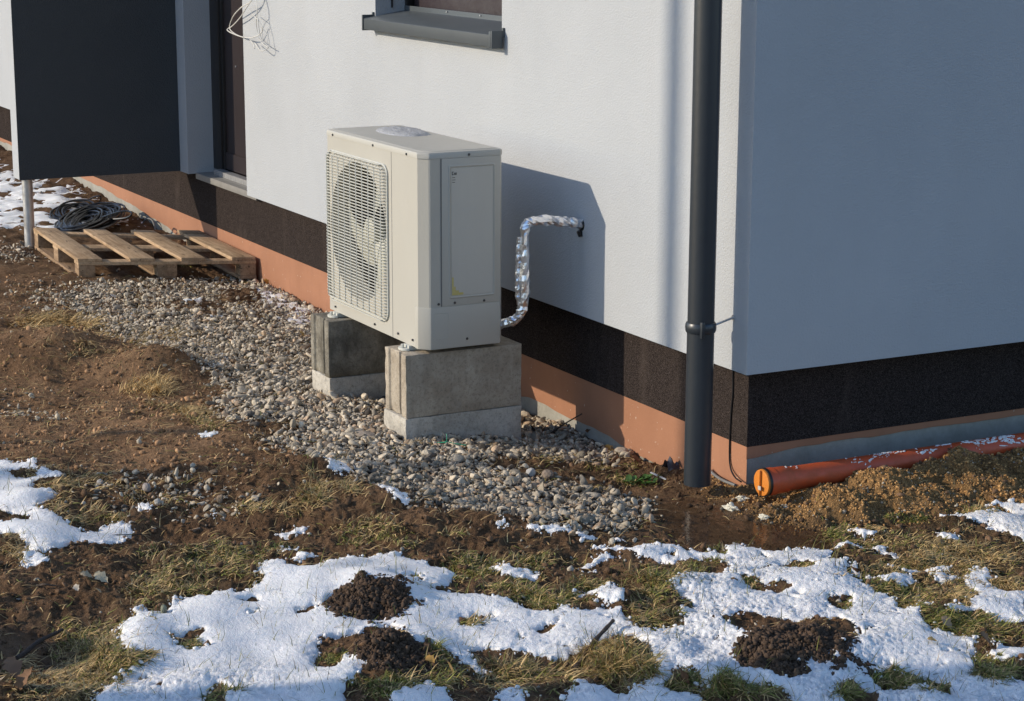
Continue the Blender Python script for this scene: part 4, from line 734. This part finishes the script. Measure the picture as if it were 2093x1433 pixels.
# ------------------------------------------------------------------ concrete blocks
def cblock(x0, x1, y0, y1, z0, z1, mat, label, groove=True, dmg=.004, seed=0):
    mbx = MB(); w_ = x1-x0
    if groove:                                                # slots down the end face
        e = [(x0, y0), (x0+.17*w_, y0), (x0+.20*w_, y0+.010), (x0+.58*w_, y0+.010), (x0+.60*w_, y0+.022), (x0+.74*w_, y0+.022), (x0+.77*w_, y0), (x1, y0)]
        e = e+[(x1, y1), (x0, y1)]
    else: e = [(x0, y0), (x1, y0), (x1, y1), (x0, y1)]
    mbx.prism(e, z0, z1); o = mbx.build('concrete_block', mat, bevel=.004, seg=2)
    bm = bmesh.new(); bm.from_mesh(o.data); bmesh.ops.triangulate(bm, faces=[f for f in bm.faces if len(f.verts) > 4])
    long_ = [e_ for e_ in bm.edges if e_.calc_length() > .03]
    for _ in range(4): 
        long_ = [e_ for e_ in bm.edges if e_.calc_length() > .035]
        if not long_ or len(bm.verts) > 30000: break
        bmesh.ops.subdivide_edges(bm, edges=long_, cuts=1, use_grid_fill=False)
    bmesh.ops.triangulate(bm, faces=bm.faces)
    for v in bm.verts:
        c = v.co; nn = float(perlin(c.x*22+seed, c.z*22+c.y*19, 9)); n2 = float(perlin(c.y*60+seed, c.z*60+c.x*50, 3))
        ed = sum((abs(c.x-a) < .012) for a in (x0, x1))+sum((abs(c.y-a) < .012) for a in (y0, y1))+sum((abs(c.z-a) < .012) for a in (z0, z1))
        k_ = dmg*(nn*.5+n2*.3)*(.35 if ed < 2 else 1.4); ctr = Vector(((x0+x1)/2, (y0+y1)/2, (z0+z1)/2)); d = (ctr-c).normalized()
        if ed >= 2: v.co = c+d*max(k_, -.001)
        else: v.co = c+d*k_*.35
    bm.to_mesh(o.data); bm.free(); o.data.shade_smooth(); o.data.set_sharp_from_angle(angle=rad(40))
    tag(o, label, 'concrete block'); o['group'] = 'concrete blocks carrying the heat pump'; return o
cblock(-1.600, -1.385, -.792, -.238, -.395, -.121, M['blockA'], 'near upper grey concrete block, directly under the service end of the heat pump', True, .006, 1)
cblock(-1.612, -1.383, -.796, -.236, -.60, -.397, M['blockC'], 'near lower pale concrete block half sunk in gravel below a grey one', False, .006, 2)
cblock(-2.415, -2.197, -.808, -.255, -.385, -.121, M['blockB'], 'far upper concrete block with damp dark side, under the fan end of the heat pump', True, .006, 3)
cblock(-2.412, -2.194, -.806, -.257, -.60, -.387, M['blockC'], 'far lower concrete block with damp streaks, under the dark damp block', False, .006, 4)

# ------------------------------------------------------------------ foil pipe
def smoothpath(pts, n=60):
    P = [Vector(p) for p in pts]; P = [2*P[0]-P[1]]+P+[2*P[-1]-P[-2]]; out = []
    seg = len(P)-3
    for i in range(seg):
        for k in range(max(2, n//seg)):
            t = k/max(2, n//seg); a, b, c, d = P[i:i+4]; out.append(.5*((2*b)+(c-a)*t+(2*a-5*b+4*c-d)*t*t+(3*b-a-3*c+d)*t**3))
    out.append(P[-2]); return out
fp = empty('insulated_pipe', (-1.3, -.2, .2), 'crinkled silver foil wrapped pipe running from behind the heat pump into the white wall', 'pipe')
def foil(path, rad_, name, seed):
    pts_ = smoothpath(path, 50); mbx = MB(); mbx.tube(pts_, rad_, 11); v = np.array(mbx.v)
    nn = fbm(v[:, 0]*1+v[:, 2]*1.0+seed, v[:, 1]-v[:, 2]*.7, 38, 3, seed); c = np.repeat(np.array([tuple(p) for p in pts_]), 11, 0)
    rid = np.abs(perlin(v[:, 2]*55+v[:, 1]*30, v[:, 0]*70+v[:, 1]*40, seed+2)); v = c+(v-c)*(1.05+.25*nn-.35*rid+RNG.normal(0, .05, len(v)))[:, None]; mbx.v = [tuple(p) for p in v]; return mbx.build(name, M['foil'], fp, smooth=False)
foil([(-1.42, -.36, -.035), (-1.355, -.315, -.012), (-1.318, -.285, .02), (-1.306, -.27, .08), (-1.303, -.268, .2), (-1.306, -.268, .33), (-1.306, -.262, .405), (-1.303, -.238, .425), (-1.296, -.15, .428), (-1.290, -.06, .412), (-1.289, .01, .402)], .0215, 'foil_sleeve', 3)
foil([(-1.335, -.272, .06), (-1.325, -.290, .12), (-1.322, -.290, .25), (-1.318, -.286, .36)], .011, 'loose_foil_edge', 8)
mb = MB(); mb.tube([(-1.287, -.003, .398), (-1.287, .003, .398)], .026, 16); mb.tube([(-1.287, -.012, .372), (-1.286, -.004, .350)], .012, 6); mb.build('wall_hole_seal', M['rubber'], fp)

# ------------------------------------------------------------------ pallet
TOPC = dict(FL=Vector((-6.745, -.985, -.315)), FR=Vector((-5.72, -.985, -.362)), RR=Vector((-5.46, .062, -.392)), RL=Vector((-6.48, .062, -.380)))
def pm(s_, t, h):                                             # s along boards (left to right), t towards the wall, h below the top
    a = TOPC['FL'].lerp(TOPC['FR'], s_); b = TOPC['RL'].lerp(TOPC['RR'], s_); p = a.lerp(b, t); return p+Vector((0, 0, -h))
pal = empty('pallet', (-6.1, -.46, -.49), 'weathered wooden pallet with four top boards lying on gravel beside the wall', 'pallet')
def pbox(s0, s1, t0, t1, h0, h1, name, mat):
    mbx = MB(); vs_ = [pm(s, t, h) for h in (h1, h0) for s, t in ((s0, t0), (s1, t0), (s1, t1), (s0, t1))]
    mbx.add(vs_, [(3, 2, 1, 0), (4, 5, 6, 7), (0, 1, 5, 4), (1, 2, 6, 5), (2, 3, 7, 6), (3, 0, 4, 7)]); return mbx.build(name, mat, pal, bevel=.003)
for t0, t1, s0 in ((0, .135, 0), (.29, .425, .0), (.575, .71, -.005), (.86, .995, .10)): pbox(s0, 1.0, t0, t1, 0, .021, 'top_board', M['wood'])
pbox(-.035, .085, .862, .997, -.004, .0185, 'top_board', M['wood2'])
for s0, s1 in ((0, .09), (.44, .56), (.91, 1.0)): pbox(s0, s1, .002, .998, .0215, .042, 'cross_board', M['wood'])
for s0, s1 in ((.002, .085), (.45, .55), (.915, .998)):
    for t0, t1 in ((.004, .095), (.44, .55), (.905, .996)): pbox(s0, s1, t0, t1, .0425, .115, 'spacer_block', M['wood2'])
for t0, t1 in ((.002, .10), (.445, .545), (.90, .998)): pbox(0, 1.0, t0, t1, .1155, .137, 'bottom_board', M['wood2'])

# ------------------------------------------------------------------ cable coil
coil = empty('cable_coil', tuple(at(190, 440)), 'tangled coil of black cable lying on patchy snow behind the pallet', 'cable')
cc = at(200, 462); ca = cc+np.array([-.05, -.02, .0]); mb = MB(); rs = random.Random(4)
axis = Vector((-.90, .43, 0)); ax2 = Vector((.43, .90, 0))
def loops(c, ra_, rb_, nloop, tilt, hgt, spread):
    pts_ = []
    for i in range(nloop*26):
        a = 2*math.pi*i/26; k = i/26; rr_ = 1+.16*math.sin(k*2.3)+.10*math.sin(a*2+k)+.04*(rs.random()-.5)
        x = math.cos(a)*ra_*rr_; y = math.sin(a)*rb_*rr_; p = Vector(c)+axis*(x+spread*math.sin(k*1.7))+ax2*(y+spread*.6*math.cos(k*1.3)); p.z = c[2]+.02+hgt*(.5+.5*math.sin(a+tilt))*(.35+.65*k/nloop)+.006*math.sin(k*5)
        pts_.append(p)
    return pts_
mb.tube(loops(ca+np.array([.0, .0, .0]), .33, .15, 26, 1.0, .085, .08), .0075, 6)
mb.tube(loops(ca+np.array([.05, -.08, .0]), .30, .13, 14, .5, .06, .06), .0075, 6)
mb.tube(loops(ca+np.array([-.42, -.01, 0]), .24, .12, 10, 2.0, .06, .06), .007, 6); mb.build('coil_windings', M['cable'], coil, smooth=True)
def px(u, v, y): return tuple(ony(u, v, y))
mb = MB(); mb.tube(smoothpath([px(84, 392, -.35), px(97, 408, -.33), px(107, 425, -.3), px(108, 432, -.3), px(98, 434, -.3)], 30), .007, 6)
mb.tube(smoothpath([px(140, 430, -.3), px(160, 446, -.35), px(195, 448, -.33), px(240, 434, -.25), px(262, 432, -.2), px(269, 438, -.2), px(255, 446, -.22), px(215, 449, -.3)], 50), .007, 6)
mb.tube(smoothpath([px(130, 417, -.3), px(127, 425, -.33), px(135, 445, -.35), px(150, 456, -.36), px(167, 464, -.37)], 30), .006, 6)
mb.tube(smoothpath([px(182, 408, -.1), px(194, 402, -.08), px(206, 402, -.05), px(203, 413, -.04)], 20), .005, 6); mb.build('loose_end', M['cable'], coil, smooth=True)
mb = MB(); mb.tube(smoothpath([px(291, 470, .03), px(293, 455, .03), px(302, 447, .035), px(312, 452, .04), px(319, 474, .04)], 24), .006, 6); o = mb.build('cable_loop', M['conduit'], smooth=True); tag(o, 'short brownish cable loop sticking up from the ground against the brown wall base', 'cable')

# wires hanging beside the door
zw = lambda x, y, d: tuple(ony(400+x*.1051, y*.1051, d))
mb = MB()
for pth, r in (([(1180, -200), (1080, 20), (880, 150), (740, 300), (680, 430), (660, 530), (690, 600), (800, 680), (930, 725), (1100, 730), (1230, 680), (1300, 600), (1290, 520)], .0035), ([(1230, -200), (1080, 20), (980, 160), (880, 320), (760, 460), (680, 530), (615, 570), (640, 610), (760, 670), (930, 730), (1040, 770), (1120, 850), (1145, 940)], .0035),
               ([(1160, -200), (1180, 20), (1200, 250), (1180, 380), (1190, 560), (1230, 740), (1310, 850), (1400, 920)], .0024), ([(1170, -200), (1185, 100), (1200, 330), (1300, 540), (1400, 700), (1435, 850), (1410, 930), (1330, 980), (1270, 985), (1210, 920), (1155, 845)], .0026), ([(1095, 270), (1160, 340), (1215, 400), (1240, 620), (1300, 800), (1380, 900)], .0022)):
    mb.tube(smoothpath([zw(x, y, -.045-.02*math.sin(i)) for i, (x, y) in enumerate(pth)], 60), r, 6)
o = mb.build('hanging_wires', M['wire'], smooth=True); tag(o, 'loose pale wires dangling in loops on the white wall beside the door', 'wire')

# corner cable, conduit
mb = MB(); mb.tube(smoothpath([ony(1498, 745, PF-.004), ony(1498, 800, PF-.0035), ony(1494, 850, PF-.0035), ony(1491, 920, PF-.0035), ony(1493, 955, PF-.006), ony(1502, 975, PF-.02), ony(1515, 985, PF-.03)], 40), .0034, 6)
o = mb.build('corner_cable', M['cable'], smooth=True); tag(o, 'thin black cable hanging down the plinth next to the house corner', 'cable')
p1 = ony(1448, 958, PF-.015); p2 = at(1503, 994); mb = MB(); mb.tube(smoothpath([p1, ony(1462, 972, PF-.02), ony(1480, 983, PF-.05), p2+np.array([0, 0, .004])], 24), .006, 8); o = mb.build('grey_conduit', M['conduit'], smooth=True); tag(o, 'thin grey conduit running from behind the downspout into the soil', 'conduit')

# ------------------------------------------------------------------ orange drain pipe
dp = empty('drain_pipe', (.12, .02, -.44), 'long orange plastic drain pipe with closed end lying along the shaded wall, flecked with snow', 'pipe')
E0 = Vector((.125, -.004, -.392)); E1 = Vector((.125, 2.6, -.399)); ax = (E1-E0).normalized()
mb = MB(); mb.tube([E0+ax*.012, E0+ax*.05, E0+ax*.052, E0+ax*.105, E0+ax*.118, E0+ax*.19, E1], [.0535, .0535, .0515, .0515, .0465, .0460, .0460], 40); mb.build('pipe', M['orange'], dp, smooth=True)
mb = MB(); mb.tube([E0+ax*.008, E0+ax*.0118], .0560, 40); mb.tube([E0+ax*.0125, E0+ax*.018], .0560, 40); mb.build('seal_ring', M['rubber'], dp)
mb = MB(); mb.tube([E0-ax*.000, E0+ax*.0078], [.050, .052], 40); mb.box((E0.x-.002, E0.y-.010, E0.z-.049), (E0.x+.002, E0.y+.000, E0.z+.049)); mb.build('end_cap', M['cap'], dp, bevel=.001)
ec = [c for c in dp.children if c.name.startswith('end_cap')][0]
mb = MB(); mb.box((E0.x-.002, E0.y-.0135, E0.z-.025), (E0.x+.016, E0.y-.0105, E0.z-.010)); mb.build('sticker', M['label'], ec)
# snow flecks on the pipe
mb = MB(); rs = random.Random(3)
clusters = [(rs.uniform(.12, 1.6), rs.gauss(rad(64), rad(16)), rs.uniform(.3, 1.4)) for _ in range(34)]
for tc, ac, sz9 in clusters:
    for _ in range(rs.randint(3, 9)):
        t = tc+rs.gauss(0, .022); a = ac+rs.gauss(0, rad(12)); rr_ = .0462 if t > .125 else .0520
        if t < .10: continue
        s1, s2 = rs.uniform(.003, .012)*sz9, rs.uniform(.002, .007)*sz9; sk = rs.uniform(-.8, .8); ctr = E0+ax*t; vv = []; m2 = 9
        for ring, hh in ((1, .0002), (.6, .0022)):
            for k in range(m2):
                b = 2*math.pi*k/m2; jit = rs.uniform(.55, 1.35); w1 = (math.cos(b)+sk*math.sin(b))*s1*ring*jit; w2 = math.sin(b)*s2*ring*jit; aa = a+w2/rr_
                vv.append(ctr+ax*w1+Vector((math.cos(aa), 0, math.sin(aa)))*(rr_+hh))
        vv.append(ctr+Vector((math.cos(a), 0, math.sin(a)))*(rr_+.0026)); mb.add(vv, [(k, (k+1) % m2, m2+(k+1) % m2, m2+k) for k in range(m2)]+[(m2+k, m2+(k+1) % m2, 2*m2) for k in range(m2)])
o = mb.build('snow_flecks', M['snow'], smooth=True); tag(o, 'flecks of snow scattered on the upper side of the orange pipe', 'snow', None, 'stuff')

# ------------------------------------------------------------------ small things
def leaf(u, v, size, tilt, head, tint, label, cat='leaf', name='dry_leaf', mat='leaf', lift=.028, curl=.7):
    p = at(u, v); nn, mm = 9, 5; vv = []
    Rm = Matrix.Rotation(head, 3, 'Z') @ Matrix.Rotation(tilt, 3, 'Y') @ Matrix.Rotation(rs.uniform(-.5, .5), 3, 'X')
    for i in range(nn):
        t = i/(nn-1); wd = math.sin(math.pi*(t**.8))*.34*(1+.28*math.sin(t*19))
        for j in range(mm):
            s_ = (j/(mm-1)-.5)*2; q = Vector(((t-.5), s_*wd, curl*(.35*s_*s_*wd+.25*math.sin(t*5+s_)*.3)))*size; vv.append(Vector(p)+Vector((0, 0, lift))+Rm @ q)
    ff = [(i*mm+j, i*mm+j+1, (i+1)*mm+j+1, (i+1)*mm+j) for i in range(nn-1) for j in range(mm-1)]
    vs_ = np.array([tuple(q) for q in vv]); th_ = np.array(Rm @ Vector((0, 0, .0012*1))); n0 = len(vs_)
    V2 = np.concatenate([vs_, vs_-th_]); F2 = np.array(ff+[tuple(k+n0 for k in f[::-1]) for f in ff])
    o = npmesh(name, V2, F2, M[mat], None, True, np.tile(np.array([tint]), (len(V2), 1))); o['group'] = None if False else 'dry fallen leaves'; return tag(o, label, cat)
BR = (.20, .105, .05); PA = (.42, .33, .21)
leaf(28, 1385, .085, .7, .3, (.26, .15, .085), 'large curled brown leaf standing up in the bottom left corner')
leaf(52, 1405, .08, -.9, 1.8, BR, 'dark brown folded leaf right of the large curled one in the bottom left corner')
leaf(8, 1405, .07, .2, 2.5, PA, 'pale tan leaf cut by the left edge near the bottom')
leaf(66, 1392, .05, -.3, .9, (.36, .23, .13), 'small light brown leaf beside the straw at the bottom left')
leaf(178, 1192, .045, .3, 1.0, PA, 'rounded pale leaf on bare soil, left one of a cream pair')
leaf(208, 1200, .06, .4, .6, (.50, .42, .28), 'long cream leaf on bare soil, right one of a cream pair')
leaf(200, 1224, .04, .1, .4, PA, 'narrow cream leaf scrap just below the cream pair')
leaf(157, 1218, .03, .5, .1, (.55, .47, .36), 'tiny white and red scrap of leaf left of the cream leaves')
leaf(918, 1378, .055, .9, .8, (.33, .23, .11), 'upright tan leaf between the ragged earth mound and the dark hollow')
leaf(880, 1366, .04, .2, .2, (.40, .23, .06), 'flat ochre leaf by the green tuft under the snow')
leaf(618, 693, .045, .5, .3, (.45, .30, .10), 'yellowish curled leaf on the gravel left of the damp block')
leaf(1245, 928, .055, .3, .1, (.40, .27, .08), 'yellow leaf on the stones in the light near the wall foot')
leaf(1300, 952, .045, .6, .5, (.24, .11, .05), 'rust brown leaf against the wall foot left of the downspout')
leaf(545, 585, .05, .6, .3, (.45, .24, .05), 'orange leaf at the wall foot beside the pallet corner')
leaf(1395, 1400, .075, 1.1, 1.2, (.13, .075, .045), 'dark brown upright leaf in the grass at the bottom edge')
leaf(1935, 1290, .05, .8, .6, (.36, .25, .15), 'tan leaf stuck in the dark green tuft in the right snow')
leaf(2015, 1325, .06, .9, .9, (.22, .13, .07), 'brown folded leaf at the right end of the big snow sheet')
leaf(1905, 1325, .03, .2, .9, (.50, .33, .13), 'small amber leaf lying on smooth snow at the right')
leaf(1748, 1180, .05, .6, 2.0, (.20, .10, .05), 'red brown leaf at the upper edge of the right snow')
leaf(640, 1088, .04, .6, 1.2, (.28, .19, .11), 'small dull brown leaf beside a little snow patch on the bank')
leaf(1205, 895, .05, .7, 2.2, (.18, .08, .04), 'dark red leaf in the shade behind the near block')
def rock(u, v, sx, sy, sz_, tint, label, name='rock', cat='rock', rz=0, mat='stone', sub=2, jag=.18, lift=0, group='loose rocks'):
    bm = bmesh.new(); bmesh.ops.create_icosphere(bm, subdivisions=sub, radius=.5); p = at(u, v); sd = int(u*7+v)
    Rz = Matrix.Rotation(rz, 3, 'Z')
    for q in bm.verts:
        c = q.co; k = 1+jag*float(perlin(c.x*3+sd, c.y*3+c.z*4, 1))+jag*.5*float(perlin(c.x*8+sd, c.z*8+c.y*5, 2)); q.co = Vector(p)+Vector((0, 0, sz_*.28+lift))+Rz @ Vector((c.x*sx*k, c.y*sy*k, c.z*sz_*k))
    me = bpy.data.meshes.new(name); bm.to_mesh(me); bm.free(); a = me.attributes.new('tint', 'FLOAT_COLOR', 'POINT'); a.data.foreach_set('color', np.tile(np.array([*tint, 1], np.float32), len(me.vertices)))
    o = link(name, me, M[mat]); o['group'] = group; return tag(o, label, cat)
rock(745, 893, .11, .06, .035, (.30, .25, .20), 'flat pinkish slab of rock on the gravel left of the near block', rz=.6)
rock(827, 885, .032, .028, .05, (.46, .44, .40), 'whitish upright stone at the front corner of the near block', rz=.2)
rock(795, 870, .04, .04, .035, (.24, .23, .22), 'dark grey stone leaning on the end of the near block')
rock(637, 618, .07, .06, .05, (.32, .29, .26), 'mossy grey lump of rubble at the wall foot behind the damp block')
rock(1120, 975, .06, .05, .04, (.26, .20, .15), 'brownish flat rock at the dirt edge of the gravel')
rock(1085, 972, .045, .04, .04, (.46, .44, .40), 'pale rounded rock left of the brownish flat one')
rock(545, 1045-60, .0, .0, .0, (.3, .3, .3), 'x') if False else None
rock(300, 1003, .042, .035, .04, (.36, .31, .27), 'beige angular stone on the sparse stones of the left bank')
rock(205, 990, .035, .028, .03, (.42, .39, .35), 'pale grey stone at the left end of the sparse stones')
rock(322, 1030, .03, .025, .028, (.45, .42, .37), 'cream pointed stone above the little snow strip on the bank')
rock(1940, 1322, .020, .018, .018, (.06, .035, .025), 'dark brown nut on smooth snow beside the small amber leaf', 'nut', 'nut', group='small finds on the snow')
rock(1499, 1192, .035, .032, .026, (.24, .14, .08), 'brown round clod sitting on snow near the middle of the right sheet', 'clod', 'clod', mat='clod', group='small finds on the snow')
rock(335, 1258, .025, .02, .035, (.24, .25, .18), 'greenish grey stone standing in the left snow', lift=.01)
rock(1495, 1042, .060, .030, .028, (.6, .6, .5), 'larger crumpled cream foam lump at the puddle rim', 'foam_lump', 'foam', .3, 'foam', 3, .6, group='dried foam lumps')
rock(1517, 1022, .045, .030, .022, (.6, .6, .5), 'cream foam lump nearest to the end of the orange pipe', 'foam_lump', 'foam', .9, 'foam', 3, .6, group='dried foam lumps')
rock(1562, 1060, .042, .025, .020, (.6, .6, .5), 'lone flat cream foam lump at the sand edge of the puddle', 'foam_lump', 'foam', .3, 'foam', 3, .6, group='dried foam lumps')
rock(1505, 985, .05, .04, .05, (.03, .025, .02), 'black wet clod between the house corner and the orange pipe', 'clod', 'clod', .3, 'clod', 3, .5, group='dark clods')
rock(1640, 985, .04, .04, .035, (.05, .045, .04), 'dark grey clod on top of the sand heap in front of the pipe', 'clod', 'clod', .3, 'clod', 3, .5, group='dark clods')
def stick(a, b, r, label, name='stick', mat='twig', la=.0, lb_=.0, bend=.01):
    pa = at(*a)+np.array([0, 0, r+la]); pb = at(*b)+np.array([0, 0, r+lb_]); m = (pa+pb)/2+np.array([bend, -bend, bend]); pts_ = smoothpath([pa, pa*.6+m*.4+np.array([0, bend*.4, 0]), m, pb*.6+m*.4, pb], 20)
    mbx = MB(); mbx.tube(pts_, [r*(1-.35*i/len(pts_))*(1+.12*math.sin(i*1.3)) for i in range(len(pts_))], 8); o = mbx.build(name, M[mat], smooth=True); o['group'] = 'loose sticks'; return tag(o, label, 'stick')
stick((1175, 1372), (1253, 1292), .0085, 'thick dark stick slanting out of the grass tuft in the foreground snow', lb_=.03)
stick((35, 1350), (128, 1298), .008, 'dark branch lying in the shadow at the left bottom', lb_=.01)
stick((75, 1200), (117, 1200), .004, 'short grey twig on bare soil at the left')
stick((180, 1103), (290, 1093), .002, 'thin dark twig lying under the left snow patch')
stick((300, 740), (372, 732), .004, 'short pale stick on gravel above the brown mound', mat='stone')
pa = at(1122, 888); pb = ony(1189, 846, -.03); mb = MB(); mb.tube([pa, (pa+pb)/2+np.array([0, 0, .004]), pb], .003, 6); o = mb.build('stick', M['twig']); tag(o, 'thin straight rod leaning up towards the wall behind the near block', 'stick', 'loose sticks')
mb = MB(); p = at(912, 915); q = np.array(p)+[0, 0, .02]
mb.tube(smoothpath([q+[-.05, -.04, -.005], q+[-.02, -.01, .0], q+[0, 0, .008], q+[.003, .002, .03], q+[-.005, .003, .04]], 20), .002, 6); mb.tube(smoothpath([q+[0, 0, .008], q+[.02, .03, 0], q+[.05, .07, -.005]], 12), .002, 6); mb.tube([q+[0, 0, .008], q+[.008, -.01, -.008]], .002, 6)
o = mb.build('green_twine', M['green'], smooth=True); tag(o, 'scrap of bright green twine on the gravel in front of the near block', 'twine')
# weed by the wall
wd_ = empty('weed', tuple(at(1300, 985)), 'low leafy green weed on the soil left of the downspout', 'plant'); c0 = at(1300, 985); mb = MB()
for k in range(26):
    a = rs.uniform(0, 6.28); l = rs.uniform(.02, .055); e_ = rs.uniform(.1, .7); d = Vector((math.cos(a)*math.cos(e_), math.sin(a)*math.cos(e_), math.sin(e_))); sd = Vector((-math.sin(a), math.cos(a), 0)); b0 = Vector(c0)+Vector((rs.gauss(0, .022), rs.gauss(0, .022), .006)); w1 = l*.26
    vv = [b0, b0+d*l*.4+sd*w1, b0+d*l*.75+sd*w1*.8, b0+d*l+Vector((0, 0, -.004)), b0+d*l*.75-sd*w1*.8, b0+d*l*.4-sd*w1, b0+d*l*.5-Vector((0, 0, .003))]
    mb.add(vv, [(0, 1, 6), (1, 2, 6), (2, 3, 6), (3, 4, 6), (4, 5, 6), (5, 0, 6)])
mb.build('leaves', M['greenleaf'], wd_, smooth=True)
mb = MB(); a = at(1352, 965); vv = []
for i in range(7):
    for j in range(5): vv.append((a[0]-.05+.016*i, PF-.06+.012*j, a[2]+.006+.045*math.exp(-((i-3.5)/1.6)**2)*(1+.35*math.sin(j*2+i))+.01*math.sin(i*2.2+j)))
mb.add(vv, [(i*5+j, (i+1)*5+j, (i+1)*5+j+1, i*5+j+1) for i in range(6) for j in range(4)]); o = mb.build('plastic_scrap', M['greyfilm'], smooth=True); tag(o, 'crumpled dark grey plastic scrap at the wall foot left of the downspout', 'plastic scrap')
p0, p1 = at(1330, 972), at(1392, 974); mb = MB(); mb.box((p0[0], p0[1]-.004, p0[2]+.006), (p1[0], p0[1]+.006, p0[2]+.011)); o = mb.build('white_offcut', M['boardwhite'], bevel=.002); tag(o, 'narrow white offcut strip on the soil just left of the downspout', 'offcut')
# unseen bare trunk, added left of the view to shade the nearest snow
tr = empty('shadow_tree', (2.29+ST*(-7.0), -7.0, -.45), 'unseen bare trunk added left of the view to shade the nearest snow', 'shadow_tree'); tx, ty = 2.29-ST*7, -7.0
mb = MB(); mb.tube([(tx, ty, -.6), (tx, ty, .2), (tx+.02, ty, 2), (tx-.02, ty+.03, 4), (tx, ty, 6.2)], [.34, .29, .28, .24, .15], 16); mb.build('trunk', M['twig'], tr, smooth=True)
for i in range(7):
    a = i*2.4; z0 = 4.2+.28*i; mb = MB(); mb.tube([(tx, ty, z0), (tx+.7*math.cos(a), ty+.7*math.sin(a), z0+.5), (tx+1.5*math.cos(a+.2), ty+1.5*math.sin(a+.2), z0+1.3)], [.08, .05, .015], 7); mb.build('branch', M['twig'], tr, smooth=True)
# unseen mast and stake, added so their shadows cross the wall and ground
ps = ony(1367, 705, 0); k_ = 11.0; mb = MB(); bx, by = ps[0]-ST*k_, -k_; mb.tube([(bx, by, -1), (bx, by, 9)], .055, 14); o = mb.build('shadow_mast', M['galv'], smooth=True); tag(o, 'unseen thin steel mast added left of the view to cast a shadow on the wall', 'mast')
tp = at(425, 882); k_ = 5.0; h_ = tp[2]+SE*k_; mb = MB(); bx, by = tp[0]-ST*k_, tp[1]-k_; mb.tube([(bx, by, -1), (bx, by, h_)], .028, 8); o = mb.build('shadow_stake', M['wood2'], smooth=True); tag(o, 'unseen wooden stake added left of the view to cast a streak on the ground', 'stake')
